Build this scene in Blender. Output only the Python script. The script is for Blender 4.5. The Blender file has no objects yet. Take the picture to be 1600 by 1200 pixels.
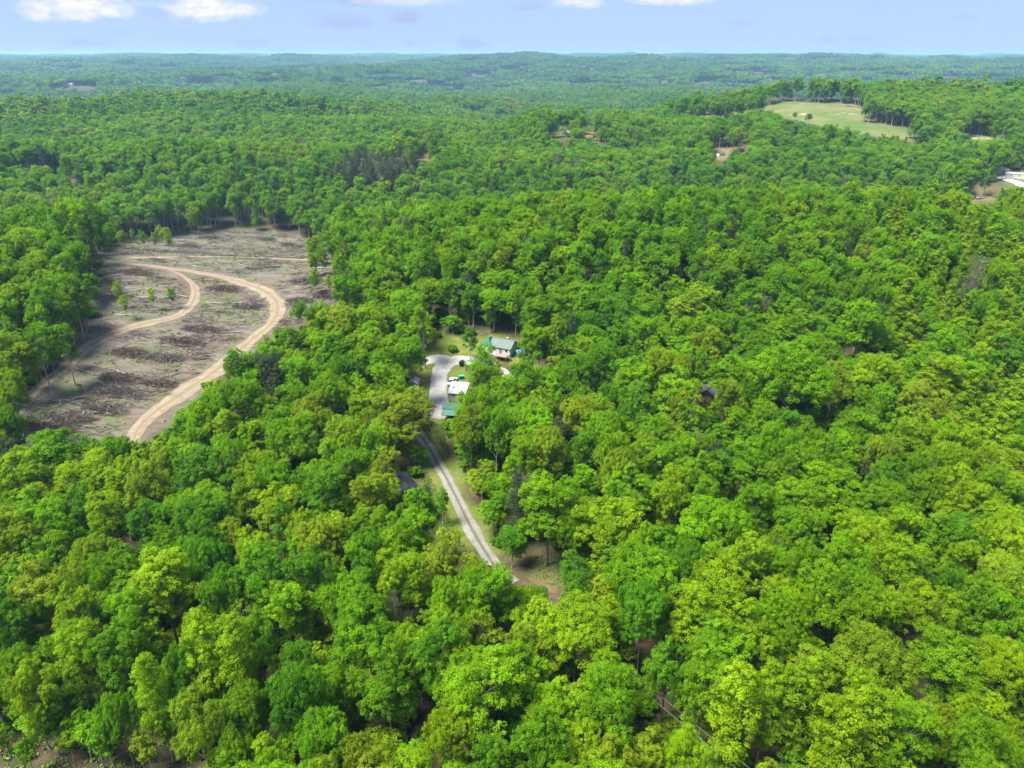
import bpy, math, random
import numpy as np
from math import radians, sin, cos, tan, atan2, pi
rng = np.random.default_rng(7); random.seed(7)
SC = bpy.context.scene
COL = SC.collection

# ------------------------------------------------------------------ camera
FPX = 1110.0                      # focal length in pixels of the 1600 px wide photograph
PITCH = math.atan((600 - 84) / FPX)
CAM = np.array([0.0, 0.0, 85.0])
cd = bpy.data.cameras.new('camera'); co = bpy.data.objects.new('camera', cd); COL.objects.link(co)
cd.sensor_width = 36; cd.lens = 36 * FPX / 1600; cd.clip_start = 1; cd.clip_end = 60000
co.location = CAM; co.rotation_euler = (pi / 2 - PITCH, 0, 0)
SC.camera = co
SC.view_settings.view_transform = 'Standard'; SC.view_settings.look = 'None'
SC.view_settings.gamma = 1; SC.view_settings.exposure = 1.98
SC.render.resolution_x, SC.render.resolution_y = 1024, 768
SC.cycles.max_bounces = 8; SC.cycles.diffuse_bounces = 5; SC.cycles.transmission_bounces = 5
SC.cycles.glossy_bounces = 2; SC.cycles.volume_bounces = 1; SC.cycles.use_denoising = True
SC.cycles.caustics_reflective = False; SC.cycles.caustics_refractive = False

# ------------------------------------------------------------------ sun and sky
SUN_EL, SUN_DIR = radians(63), np.array([-0.90, -0.42])   # light comes from the left
sx_, sy_ = SUN_DIR / np.hypot(*SUN_DIR)
ld = bpy.data.lights.new('sun', 'SUN'); ld.energy = 3.4; ld.angle = radians(25.0); ld.color = (1, .955, .88)
lo = bpy.data.objects.new('sun', ld); COL.objects.link(lo)
lo.rotation_euler = (pi / 2 - SUN_EL, 0, atan2(sy_, sx_) + pi / 2)
W = bpy.data.worlds.new('World'); SC.world = W; W.use_nodes = True
nt = W.node_tree; N = nt.nodes; L = nt.links; N.clear()

def node(nt, kind, ins=None, **kw):
    n = nt.nodes.new(kind)
    for k, v in kw.items(): setattr(n, k, v)
    for k, v in (ins or {}).items():
        s = n.inputs[k]
        if hasattr(v, 'is_linked') or hasattr(v, 'links'): nt.links.new(v, s)
        else: s.default_value = v
    return n
def M_(nt, op, a, b=0.0, c=0.0, clamp=False):
    return node(nt, 'ShaderNodeMath', {0: a, 1: b, 2: c}, operation=op, use_clamp=clamp).outputs[0]
def MIX(nt, f, a, b, mode='MIX'):
    n = nt.nodes.new('ShaderNodeMix'); n.data_type = 'RGBA'; n.blend_type = mode
    for s, v in ((n.inputs[0], f), (n.inputs[6], a), (n.inputs[7], b)):
        if hasattr(v, 'links'): nt.links.new(v, s)
        else: s.default_value = v if not isinstance(v, tuple) or len(v) == 4 else (*v, 1)
    return n.outputs[2]

sky = node(nt, 'ShaderNodeTexSky', sky_type='NISHITA', sun_disc=False)
sky.sun_elevation = SUN_EL; sky.sun_rotation = atan2(sx_, sy_)
sky.air_density = 1.0; sky.dust_density = 0.2; sky.ozone_density = 3.0; sky.altitude = 300
tc = node(nt, 'ShaderNodeTexCoord')
sp = node(nt, 'ShaderNodeSeparateXYZ', {0: tc.outputs['Generated']})
az = M_(nt, 'ARCTAN2', sp.outputs[0], sp.outputs[1])
el = M_(nt, 'ARCSINE', sp.outputs[2])
cv = node(nt, 'ShaderNodeCombineXYZ', {0: M_(nt, 'MULTIPLY', az, 1.0), 1: M_(nt, 'MULTIPLY', el, 2.2)})
n1 = node(nt, 'ShaderNodeTexNoise', {'Vector': cv.outputs[0], 'Scale': 34.0, 'Detail': 7.0, 'Roughness': .6})
n2 = node(nt, 'ShaderNodeTexNoise', {'Vector': cv.outputs[0], 'Scale': 13.0, 'Detail': 6.0, 'Roughness': .55, 'Distortion': .6})
def px_dir(px, py):
    X, Y = (px - 800) / FPX, (600 - py) / FPX
    d = np.array([X, cos(PITCH) + Y * sin(PITCH), -sin(PITCH) + Y * cos(PITCH)])
    return d / np.linalg.norm(d)
puffs = [(62, 16, 24, 13, .9), (128, 14, 62, 16, 1), (328, 15, 58, 16, 1), (905, 3, 34, 11, .7), (1050, -3, 62, 12, .9), (640, 2, 75, 8, .45),
         (-150, 5, 60, 16, 1), (1750, 2, 70, 14, .9)]
def puffset(puffs):
    acc = None
    for px, py, hw, hh, st in puffs:
        d = px_dir(px, py); a0, e0 = atan2(d[0], d[1]), math.asin(d[2])
        da = M_(nt, 'MULTIPLY', M_(nt, 'SUBTRACT', az, a0), FPX / hw * 1.1)
        de0 = M_(nt, 'SUBTRACT', el, e0)
        up = M_(nt, 'MULTIPLY', M_(nt, 'MAXIMUM', de0, 0.0), FPX / hh * .9)
        dn = M_(nt, 'MULTIPLY', M_(nt, 'MINIMUM', de0, 0.0), FPX / hh * 1.35)
        de = M_(nt, 'ADD', up, dn)
        rr = M_(nt, 'SQRT', M_(nt, 'ADD', M_(nt, 'MULTIPLY', da, da), M_(nt, 'MULTIPLY', de, de)))
        v = M_(nt, 'SUBTRACT', 1.25, rr)
        v = M_(nt, 'ADD', v, M_(nt, 'MULTIPLY', M_(nt, 'SUBTRACT', n1.outputs[0], .5), 2.0))
        v = M_(nt, 'MULTIPLY', M_(nt, 'MULTIPLY', v, 1.3, clamp=True), st)
        acc = v if acc is None else M_(nt, 'MAXIMUM', acc, v)
    return acc
acc = puffset(puffs)
acc2 = puffset([(132, 68, 30, 7, .8), (540, 37, 48, 11, .9), (634, 29, 26, 10, 1), (735, 69, 28, 9, 1), (393, 71, 24, 9, .7), (445, 79, 32, 6, .6), (825, 12, 24, 6, .8), (1160, 36, 26, 6, .6), (1296, 64, 14, 5, .7), (1345, 62, 18, 6, .6), (640, 69, 10, 6, .7), (560, 2, 60, 7, .9), (1510, 30, 16, 5, .4), (265, 22, 36, 7, .6)])
wis = M_(nt, 'MULTIPLY', M_(nt, 'SUBTRACT', n2.outputs[0], .53), 6.0, clamp=True)
wis = M_(nt, 'MULTIPLY', wis, M_(nt, 'MULTIPLY', n1.outputs[0], 1.5, clamp=True))
skc = MIX(nt, .85, MIX(nt, 1.0, sky.outputs[0], (0.66, 0.74, 1.0), 'MULTIPLY'), (2.12, 2.98, 4.85))
c1 = MIX(nt, M_(nt, 'MAXIMUM', M_(nt, 'MULTIPLY', wis, .35), M_(nt, 'MULTIPLY', acc2, .85)), skc, (2.25, 2.7, 4.0))
shd = M_(nt, 'MULTIPLY', M_(nt, 'SUBTRACT', node(nt, 'ShaderNodeTexNoise', {'Vector': cv.outputs[0], 'Scale': 60.0, 'Detail': 5.0, 'Roughness': .6}).outputs[0], .35), 3.0, clamp=True)
c2 = MIX(nt, acc, c1, MIX(nt, shd, (3.8, 3.9, 4.7), (5.4, 5.2, 5.3)))
bg = node(nt, 'ShaderNodeBackground', {'Color': c2, 'Strength': 0.054})
out = node(nt, 'ShaderNodeOutputWorld'); L.new(bg.outputs[0], out.inputs[0])

# ------------------------------------------------------------------ helpers
def smooth(a, b, x):
    t = np.clip((x - a) / (b - a), 0, 1); return t * t * (3 - 2 * t)
def vnoise(x, y, seed):
    x = np.asarray(x, float); y = np.asarray(y, float)
    ix, iy = np.floor(x).astype(np.int64), np.floor(y).astype(np.int64)
    fx, fy = x - ix, y - iy
    fx = fx**3 * (fx * (fx * 6 - 15) + 10); fy = fy**3 * (fy * (fy * 6 - 15) + 10)
    def h(i, j):
        n = (i * 374761393 + j * 668265263 + seed * 982451653) & 0x7fffffff
        n = ((n ^ (n >> 13)) * 1274126177) & 0x7fffffff
        n = ((n ^ (n >> 15)) * 2246822519) & 0x7fffffff
        return (n & 0xffff) / 32767.5 - 1
    a, b, c, d = h(ix, iy), h(ix + 1, iy), h(ix, iy + 1), h(ix + 1, iy + 1)
    return (a * (1 - fx) + b * fx) * (1 - fy) + (c * (1 - fx) + d * fx) * fy
def fbm(x, y, s, o=4):
    t = 0; a = 1; tot = 0
    for k in range(o):
        t = t + a * vnoise(x * 2**k + 17.3 * k, y * 2**k - 9.1 * k, s + k); tot += a; a *= .5
    return t / tot
BUMPS = []    # (x, y, target height, radius): knolls that carry the far buildings and fields
def H0(x, y):
    x = np.asarray(x, float); y = np.asarray(y, float)
    r = np.hypot(x, y)
    z = .8 * vnoise(x / 35, y / 35, 3) + 2.0 * vnoise(x / 110, y / 110, 5)
    z = z + smooth(300, 1500, r) * (40 * fbm(x / 900, y / 600, 11, 3) + 40 * (.42 - np.abs(fbm(x / 700 + .3, y / 420, 33, 3)) * 1.6) * smooth(500, 1500, r) + 21 * fbm(x / 280, y / 170, 21, 3)) + smooth(2200, 5000, r) * (1 - .45 * smooth(5000, 9000, r)) * (36 * fbm(x / 1300, y / 750, 61, 3) + 14 * fbm(x / 500, y / 350, 63, 2)) + smooth(2500, 8000, r) * 26 - 42 * smooth(1050, 1600, r) * (1 - smooth(2600, 4200, r))
    g = lambda cx, cy, a, sx, sy: a * np.exp(-.5 * (((x - cx) / sx)**2 + ((y - cy) / sy)**2))
    z = z + g(95, 262, 25, 125, 52) + g(-170, 215, 17, 45, 65) + g(270, 210, 13, 70, 90)     # knoll behind the yard, left and right slopes
    z = z + g(-330, 860, 8, 330, 150) + g(120, 425, -36, 250, 72) + g(-330, 520, 14, 260, 55) - g(-300, 650, 12, 300, 60) + g(250, 520, 9, 120, 50) - g(70, 1300, 30, 120, 320)
    z = z + g(-80, 262, 4, 70, 28)
    # hill that carries the pasture
    w = smooth(110, 190, x) * (1 - smooth(540, 660, x))
    p = smooth(560, 650, y) * (20 + 22 * np.clip((y - 640) / 220, 0, 1.0)) * (1 - .8 * smooth(848, 895, y)) * (1 - smooth(930, 1150, y)) * (.62 + .38 * smooth(215, 300, x))
    k = w * smooth(480, 560, y) * (1 - smooth(900, 1150, y))
    return z * (1 - k) + k * p
def H(x, y):
    z = H0(x, y)
    for bx, by, bz, br in BUMPS:
        k = np.exp(-(((x - bx)**2 + (y - by)**2) / (br * br))**2)
        z = z * (1 - k) + bz * k
    return z
TT = np.concatenate([np.arange(30, 600, .5), np.arange(600, 3000, 3), np.arange(3000, 12000, 30)])
def at(px, py, up=0.0):
    """point of the land (lifted by up) seen in direction of the photo's pixel"""
    d = px_dir(px, py); P = CAM + d * TT[:, None]
    f = P[:, 2] - H(P[:, 0], P[:, 1]) - up
    i = np.argmax(f < 0)
    if i == 0: i = len(TT) - 1
    t = TT[i - 1] + (TT[i] - TT[i - 1]) * f[i - 1] / (f[i - 1] - f[i] + 1e-9)
    return CAM + d * t
def zc(p):
    p = np.asarray(p); return (p[..., 1] * cos(PITCH) - (p[..., 2] - CAM[2]) * sin(PITCH))
def proj(p):
    p = np.asarray(p, float); x, y, z = p[..., 0], p[..., 1], p[..., 2] - CAM[2]
    d = y * cos(PITCH) - z * sin(PITCH); u = y * sin(PITCH) + z * cos(PITCH)
    return 800 + FPX * x / d, 600 - FPX * u / d
def bump_at(px, py, z, rad):
    d = px_dir(px, py); t = (z - CAM[2]) / d[2]; p = CAM + d * t
    BUMPS.append((p[0], p[1], z, rad)); return p
P_BARN = bump_at(921, 214, 13, 80); P_FARM = bump_at(883, 210, 15, 60); P_MILL = bump_at(118, 130, 6, 170)
P_HOME = bump_at(1128, 242, 9, 36); P_LONG = bump_at(1592, 276, 7, 45); P_SCRAP = bump_at(1530, 308, 4, 30); P_BARE = bump_at(660, 247, 11, 28)

def tag(o, label=None, cat=None, group=None, kind=None):
    if label: o['label'] = label
    if cat: o['category'] = cat
    if group: o['group'] = group
    if kind: o['kind'] = kind
    return o
def link(name, me, parent=None, mat=None):
    o = bpy.data.objects.new(name, me); COL.objects.link(o)
    if parent is not None: o.parent = parent
    if mat is not None: me.materials.append(mat)
    return o
def empty(name, loc, rz=0.0):
    o = bpy.data.objects.new(name, None); COL.objects.link(o); o.location = loc; o.rotation_euler = (0, 0, rz)
    o.empty_display_size = .5; return o
def np_mesh(name, V, F, midx=None, attrs=None, smooth_faces=False):
    """V (n,3); F (m,4) quads"""
    me = bpy.data.meshes.new(name); V = np.asarray(V, np.float32); F = np.asarray(F, np.int32)
    k = F.shape[1]
    me.vertices.add(len(V)); me.vertices.foreach_set('co', V.ravel())
    me.loops.add(F.size); me.loops.foreach_set('vertex_index', F.ravel())
    me.polygons.add(len(F)); me.polygons.foreach_set('loop_start', np.arange(len(F), dtype=np.int32) * k)
    me.polygons.foreach_set('loop_total', np.full(len(F), k, np.int32))
    if midx is not None: me.polygons.foreach_set('material_index', np.asarray(midx, np.int32))
    me.polygons.foreach_set('use_smooth', np.full(len(F), bool(smooth_faces)))
    for an, av in (attrs or {}).items():
        a = me.attributes.new(an, 'FLOAT', 'POINT'); a.data.foreach_set('value', np.asarray(av, np.float32))
    me.update(calc_edges=True); return me
class MB:
    def __init__(s): s.v = []; s.f = []
    def add(s, V, F):
        b = len(s.v); s.v += [tuple(map(float, v)) for v in V]; s.f += [tuple(b + i for i in f) for f in F]; return s
    def box(s, cx, cy, cz, sx, sy, sz, rz=0):
        c, q = cos(rz), sin(rz); V = []
        for dz in (-.5, .5):
            for dx, dy in ((-.5, -.5), (.5, -.5), (.5, .5), (-.5, .5)):
                x, y = dx * sx, dy * sy; V.append((cx + x * c - y * q, cy + x * q + y * c, cz + dz * sz))
        return s.add(V, [(3, 2, 1, 0), (4, 5, 6, 7), (0, 1, 5, 4), (1, 2, 6, 5), (2, 3, 7, 6), (3, 0, 4, 7)])
    def tube(s, pts, rad, n=6):
        V, F = tube_np(pts, rad, n); return s.add(V, [tuple(f) for f in F])
    def slab(s, quad, t):
        q = np.array(quad, float); nrm = np.cross(q[1] - q[0], q[-1] - q[0]); nrm /= np.linalg.norm(nrm)
        k = len(q); V = list(q) + list(q - nrm * t)
        F = [tuple(range(k)), tuple(range(2 * k - 1, k - 1, -1))] + [((i + 1) % k, i, k + i, k + (i + 1) % k) for i in range(k)]
        return s.add(V, F)
    def prism(s, poly, y0, y1):
        """poly in x,z extruded along y"""
        k = len(poly); V = [(x, y0, z) for x, z in poly] + [(x, y1, z) for x, z in poly]
        return s.add(V, [tuple(range(k)), tuple(range(2 * k - 1, k - 1, -1))] + [((i + 1) % k, i, k + i, k + (i + 1) % k) for i in range(k)])
    def build(s, name, mat, parent=None, smooth_=False):
        me = bpy.data.meshes.new(name); me.from_pydata(s.v, [], s.f); me.update()
        import bmesh
        bm = bmesh.new(); bm.from_mesh(me); bmesh.ops.recalc_face_normals(bm, faces=bm.faces); bm.to_mesh(me); bm.free()
        if smooth_: me.polygons.foreach_set('use_smooth', [True] * len(me.polygons))
        return link(name, me, parent, mat)
def tube_np(pts, rad, n=6, cap=True):
    pts = np.asarray(pts, float); m = len(pts); rad = np.broadcast_to(np.asarray(rad, float), (m,))
    tg = np.gradient(pts, axis=0); tg /= np.linalg.norm(tg, axis=1)[:, None] + 1e-9
    ref = np.array([0, 0, 1.0]) if abs(tg[0][2]) < .8 else np.array([1.0, 0, 0])
    u = np.cross(tg, ref); u /= np.linalg.norm(u, axis=1)[:, None] + 1e-9; w = np.cross(tg, u)
    a = np.arange(n) / n * 2 * pi
    V = pts[:, None] + rad[:, None, None] * (u[:, None] * np.cos(a)[None, :, None] + w[:, None] * np.sin(a)[None, :, None])
    V = V.reshape(-1, 3); F = []
    for i in range(m - 1):
        for j in range(n):
            k = (j + 1) % n; F.append((i * n + j, i * n + k, (i + 1) * n + k, (i + 1) * n + j))
    return V, np.array(F)

# ------------------------------------------------------------------ materials
def new_mat(name):
    m = bpy.data.materials.new(name); m.use_nodes = True; t = m.node_tree; t.nodes.clear()
    o = t.nodes.new('ShaderNodeOutputMaterial'); return m, t, o
def plain(name, col, rough=.7, var=.25, scale=3.0, metal=0, bump=0.0, spec=.3, dark=None):
    m, t, o = new_mat(name)
    tcn = node(t, 'ShaderNodeTexCoord')
    nz = node(t, 'ShaderNodeTexNoise', {'Vector': tcn.outputs['Object'], 'Scale': scale, 'Detail': 6.0, 'Roughness': .65})
    r = node(t, 'ShaderNodeMapRange', {0: nz.outputs[0], 1: .3, 2: .7, 3: 0.0, 4: 1.0})
    c = MIX(t, r.outputs[0], tuple(c * (1 - var) for c in col) if dark is None else dark, tuple(min(1, c * (1 + var * .5)) for c in col))
    b = node(t, 'ShaderNodeBsdfPrincipled', {'Base Color': c, 'Roughness': rough, 'Metallic': metal, 'Specular IOR Level': spec})
    if bump:
        bp = node(t, 'ShaderNodeBump', {'Height': nz.outputs[0], 'Strength': bump, 'Distance': .1}); t.links.new(bp.outputs[0], b.inputs['Normal'])
    t.links.new(b.outputs[0], o.inputs[0]); return m
def leaf_mat(name, src):
    m, t, o = new_mat(name)
    if src == 'object': tint = node(t, 'ShaderNodeObjectInfo').outputs['Color']
    else: tint = node(t, 'ShaderNodeAttribute', attribute_type='INSTANCER', attribute_name='tint').outputs['Color']
    v = node(t, 'ShaderNodeAttribute', attribute_name='v').outputs['Fac']
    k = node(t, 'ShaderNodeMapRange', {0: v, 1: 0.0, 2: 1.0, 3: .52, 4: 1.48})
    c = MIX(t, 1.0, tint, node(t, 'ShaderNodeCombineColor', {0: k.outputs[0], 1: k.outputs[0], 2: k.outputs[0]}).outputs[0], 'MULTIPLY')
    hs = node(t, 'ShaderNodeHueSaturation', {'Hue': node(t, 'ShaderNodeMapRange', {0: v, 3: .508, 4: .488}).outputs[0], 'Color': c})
    b = node(t, 'ShaderNodeBsdfPrincipled', {'Base Color': hs.outputs[0], 'Roughness': .6, 'Specular IOR Level': .08})
    tr = node(t, 'ShaderNodeBsdfTranslucent', {'Color': MIX(t, 1.0, hs.outputs[0], (1.15, 1.25, .55), 'MULTIPLY')})
    mx = node(t, 'ShaderNodeMixShader', {0: .45, 1: b.outputs[0], 2: tr.outputs[0]})
    t.links.new(mx.outputs[0], o.inputs[0]); return m
LEAF = leaf_mat('leaves', 'object'); LEAF_F = leaf_mat('forest_leaves', 'inst')
BARK = plain('bark', (.20, .17, .135), .9, .5, 1.5); BARK_P = plain('pale_bark', (.36, .33, .28), .9, .4, 1.2)

# ------------------------------------------------------------------ masks of open ground, outlined along their real edges
CLEARING = [(150, 408), (168, 392), (215, 374), (330, 360), (420, 360), (490, 376), (530, 398), (545, 440), (522, 468), (484, 480), (466, 502), (440, 522), (402, 558), (335, 585), (282, 640), (216, 690), (140, 688), (40, 698), (30, 650), (75, 580), (130, 540), (158, 470)]
YARD = [(673, 524), (722, 524), (742, 531), (757, 530), (763, 525), (780, 527), (797, 538), (801, 556), (787, 557), (772, 549), (742, 552), (738, 562), (732, 572), (726, 580), (724, 590), (727, 603), (712, 622), (711, 636), (695, 662), (676, 660), (666, 637), (661, 613), (644, 612), (644, 588), (652, 570), (668, 560)]
LANE = [(667, 692), (674, 660), (692, 664), (700, 710), (728, 767), (747, 812), (776, 866), (777, 884), (768, 882), (750, 860), (698, 850), (676, 832), (684, 815), (664, 792), (642, 780), (618, 748), (626, 744), (642, 762), (664, 758), (668, 712)]
NOOK = [(812, 884), (820, 868), (880, 870), (886, 900), (880, 928), (905, 936), (905, 948), (868, 946), (850, 925), (830, 905)]
POOLSPOT = [(806, 545), (826, 545), (828, 575), (816, 583), (806, 566)]
WIRES = [(978, 1040), (988, 1040), (1190, 1198), (1160, 1205), (1010, 1075)]
BANK = [(-40, 1172), (40, 1150), (85, 1172), (180, 1185), (235, 1180), (290, 1178), (270, 1230), (-60, 1230)]
PASTURE = [(1180, 171), (1228, 158), (1330, 163), (1352, 176), (1345, 190), (1440, 205), (1425, 218), (1380, 216), (1330, 207), (1270, 196)]
PAST2 = [(1505, 210), (1565, 214), (1560, 226), (1508, 220)]
PAST3 = [(1030, 177), (1095, 182), (1180, 173), (1178, 180), (1095, 186)]
SPOTS = [[(910, 204), (932, 204), (932, 220), (910, 220)], [(858, 208), (878, 201), (893, 201), (893, 214), (858, 213)], [(92, 128), (144, 123), (144, 134), (94, 135)],
         [(1117, 233), (1140, 231), (1140, 246), (1117, 247)], [(1149, 227), (1168, 227), (1168, 240), (1149, 240)], [(1560, 268), (1602, 266), (1602, 296), (1585, 290), (1560, 278)], [(1512, 302), (1548, 296), (1555, 312), (1515, 314)],
         [(648, 242), (672, 242), (673, 251), (650, 252)], [(1096, 606), (1116, 606), (1112, 628), (1098, 628)], [(18, 259), (95, 260), (95, 265), (18, 265)]]
def inpoly(px, py, poly):
    px = np.asarray(px, float); py = np.asarray(py, float); r = np.zeros(px.shape, bool); n = len(poly)
    for i in range(n):
        x1, y1 = poly[i]; x2, y2 = poly[(i + 1) % n]
        c = ((y1 > py) != (y2 > py)) & (px < (x2 - x1) * (py - y1) / (y2 - y1 + 1e-12) + x1); r ^= c
    return r
def edge_dist(px, py, poly):
    px = np.asarray(px, float); py = np.asarray(py, float); d = np.full(px.shape, 1e9); n = len(poly)
    for i in range(n):
        x1, y1 = poly[i]; x2, y2 = poly[(i + 1) % n]; dx, dy = x2 - x1, y2 - y1
        t = np.clip(((px - x1) * dx + (py - y1) * dy) / (dx * dx + dy * dy + 1e-9), 0, 1)
        d = np.minimum(d, np.hypot(px - x1 - t * dx, py - y1 - t * dy))
    return d
def world_poly(poly): return [tuple(at(x, y)[:2]) for x, y in poly]
WP = {k: world_poly(v) for k, v in dict(clear=CLEARING, yard=YARD, lane=LANE, nook=NOOK, past=PASTURE, past2=PAST2, past3=PAST3, pool=POOLSPOT).items()}
for i, s in enumerate(SPOTS): WP['spot%d' % i] = world_poly(s)
def mask(x, y, key, soft=3.0, grow=0.0):
    p = WP[key]; d = edge_dist(x, y, p); d = np.where(inpoly(x, y, p), d, -d) + grow
    return smooth(-soft, soft, d)

# ------------------------------------------------------------------ ground
def road_line(pix, step=1.5):
    P = np.array([at(*p) for p in pix])[:, :2]
    for _ in range(3):                       # Chaikin smoothing
        Q = [P[0]]
        for a, b in zip(P[:-1], P[1:]): Q += [a * .75 + b * .25, a * .25 + b * .75]
        P = np.array(Q + [P[-1]])
    s = np.r_[0, np.cumsum(np.hypot(*np.diff(P, axis=0).T))]; u = np.arange(0, s[-1], step)
    return np.c_[np.interp(u, s, P[:, 0]), np.interp(u, s, P[:, 1])], u, s[-1]
ROADS = {
 'drive_up': ([(684, 640), (683, 622), (684, 600), (688, 583), (694, 570), (712, 562), (742, 566), (775, 572), (797, 590), (803, 600)], [5.6, 5.2, 4.6, 4.4, 5.0, 5.0, 4.0, 3.6, 3.2, 3.0]),
 'drive_left': ([(700, 563), (680, 561), (664, 565), (648, 572)], [5, 5, 3.4, 2.6]),
 'drive_pad': ([(670, 636), (690, 638), (702, 634)], [9, 10, 7]),
 'drive_low': ([(668, 634), (655, 650), (650, 668), (658, 684), (668, 696), (681, 720), (706, 762), (729, 812), (754, 856), (775, 890), (810, 915)], [2.6, 2.6, 2.7, 2.7, 2.7, 2.7, 2.8, 2.8, 2.8, 2.6, 2.4]),
 'track_low': ([(806, 912), (845, 932), (888, 945), (940, 985), (985, 1050), (1020, 1090), (1070, 1150), (1120, 1230)], [3.6, 3.6, 4.6, 3.0, 2.6, 2.6, 2.6, 2.6]),
 'log_main': ([(148, 409), (200, 412), (262, 419), (330, 428), (385, 443), (425, 461), (438, 480), (425, 508), (392, 532), (370, 552), (335, 582), (285, 615), (240, 645), (216, 668), (208, 690), (204, 712)], [1.8, 2.1, 2.4, 2.7, 3.0, 3.8, 5.0, 5.4, 4.2, 3.6, 4.2, 5.2, 6.0, 4.2, 3.0, 2.8]),
 'log_spur': ([(262, 420), (290, 432), (308, 452), (300, 478), (280, 495), (240, 503), (200, 513), (160, 528), (135, 545), (105, 572), (70, 596), (40, 625), (20, 650)], [.8, 1.2, 2.0, 3.2, 3.4, 3.0, 3.0, 3.6, 3.8, 3.4, 3.4, 3.4, 3.4]),
 'log_top': ([(205, 403), (260, 402), (330, 401), (400, 402), (450, 405), (487, 407)], [2.2, 3, 3.4, 3.4, 3.0, 2.6]),
}
RL = {k: road_line(v[0]) for k, v in ROADS.items()}
def road_near(x, y):
    d = np.full(np.shape(x), 1e9)
    for k, (P, u, L_) in RL.items():
        for p in P[::2]: d = np.minimum(d, np.hypot(x - p[0], y - p[1]))
    return d

def build_ground():
    ang = np.r_[np.linspace(-58, 58, 460), np.linspace(58, 302, 60)[1:-1]] * pi / 180
    rad = [0.0]; r = 8.0
    while r < 15000: rad.append(r); r *= 1.0125 if r < 420 else 1.022
    rad = np.array(rad[1:]); na, nr = len(ang), len(rad)
    A, R = np.meshgrid(ang, rad); X, Y = R * np.sin(A), R * np.cos(A)
    x, y = np.r_[0, X.ravel()], np.r_[0, Y.ravel()]
    z = H(x, y); V = np.c_[x, y, z]
    i, j = np.meshgrid(np.arange(nr - 1), np.arange(na), indexing='ij'); jn = (j + 1) % na
    F = np.c_[(1 + i * na + j).ravel(), (1 + i * na + jn).ravel(), (1 + (i + 1) * na + jn).ravel(), (1 + (i + 1) * na + j).ravel()]
    nzx = x + 2.5 * vnoise(x / 4, y / 4, 71); nzy = y + 2.5 * vnoise(x / 4, y / 4, 72)
    at_ = {'clear': mask(nzx, nzy, 'clear', 4, 2), 'lawn': np.maximum.reduce([mask(nzx, nzy, 'yard', 1.5, 1.5), mask(nzx, nzy, 'lane', 1.5, 1), mask(nzx, nzy, 'pool', 1.5, 1)]),
           'field': np.maximum.reduce([mask(x, y, k, 8, 4) for k in ('past', 'past2', 'past3')] + [mask(x, y, 'spot%d' % q, 6, 4) for q in (1, 5, 9)]),
           'dirt': np.maximum.reduce([mask(nzx, nzy, 'nook', 2, 1) * .5] + [mask(x, y, 'spot%d' % q, 4, 2) for q in (0, 2, 3, 4, 6, 7)])}
    return np_mesh('ground', V, F, attrs=at_, smooth_faces=True)
def ground_mat():
    m, t, o = new_mat('ground_soil_and_grass')
    g = node(t, 'ShaderNodeNewGeometry'); P = g.outputs['Position']
    def nz(s, d=6.0, r=.6): return node(t, 'ShaderNodeTexNoise', {'Vector': P, 'Scale': s, 'Detail': d, 'Roughness': r}).outputs[0]
    def ramp(v, a, b): return node(t, 'ShaderNodeMapRange', {0: v, 1: a, 2: b}).outputs[0]
    A = lambda n: node(t, 'ShaderNodeAttribute', attribute_name=n).outputs['Fac']
    base = MIX(t, ramp(nz(.25), .4, .62), (.075, .052, .032), (.03, .055, .012))
    base = MIX(t, ramp(nz(1.1), .45, .7), base, (.11, .075, .05))
    st = node(t, 'ShaderNodeVectorMath', {0: P, 1: (.10, .55, .3)}, operation='MULTIPLY')
    stn = node(t, 'ShaderNodeTexNoise', {'Vector': st.outputs[0], 'Scale': 1.0, 'Detail': 7.0, 'Roughness': .7}).outputs[0]
    cl = MIX(t, ramp(stn, .38, .62), (.094, .077, .061), (.16, .14, .113))
    cl = MIX(t, ramp(nz(.06, 4), .48, .62), cl, (.115, .082, .064))
    cl = MIX(t, M_(t, 'MULTIPLY', ramp(nz(.13, 8, .7), .48, .62), .8), cl, (.085, .115, .035))
    cl = MIX(t, M_(t, 'MULTIPLY', ramp(nz(.9, 8, .7), .56, .7), .8), cl, (.20, .175, .145))
    la = MIX(t, ramp(nz(.22, 7, .65), .38, .62), (.112, .138, .026), (.078, .128, .016))
    la = MIX(t, M_(t, 'MULTIPLY', ramp(nz(.5, 7, .7), .5, .68), .8), la, (.19, .145, .07))
    fi = MIX(t, ramp(nz(.03, 8, .7), .42, .58), (.082, .125, .030), (.145, .145, .06))
    fi = MIX(t, ramp(nz(.035, 5, .7), .6, .68), fi, (.30, .23, .14))
    di = MIX(t, ramp(nz(.3), .4, .65), (.20, .13, .07), (.10, .13, .03))
    c = MIX(t, A('clear'), base, cl); c = MIX(t, A('lawn'), c, la); c = MIX(t, A('field'), c, fi); c = MIX(t, A('dirt'), c, di)
    b = node(t, 'ShaderNodeBsdfPrincipled', {'Base Color': c, 'Roughness': .95, 'Specular IOR Level': .1})
    bp = node(t, 'ShaderNodeBump', {'Height': nz(1.3, 8, .7), 'Strength': .6, 'Distance': .5}); t.links.new(bp.outputs[0], b.inputs['Normal'])
    t.links.new(b.outputs[0], o.inputs[0]); return m
gd = link('ground', build_ground(), None, ground_mat()); tag(gd, kind='structure')

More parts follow.
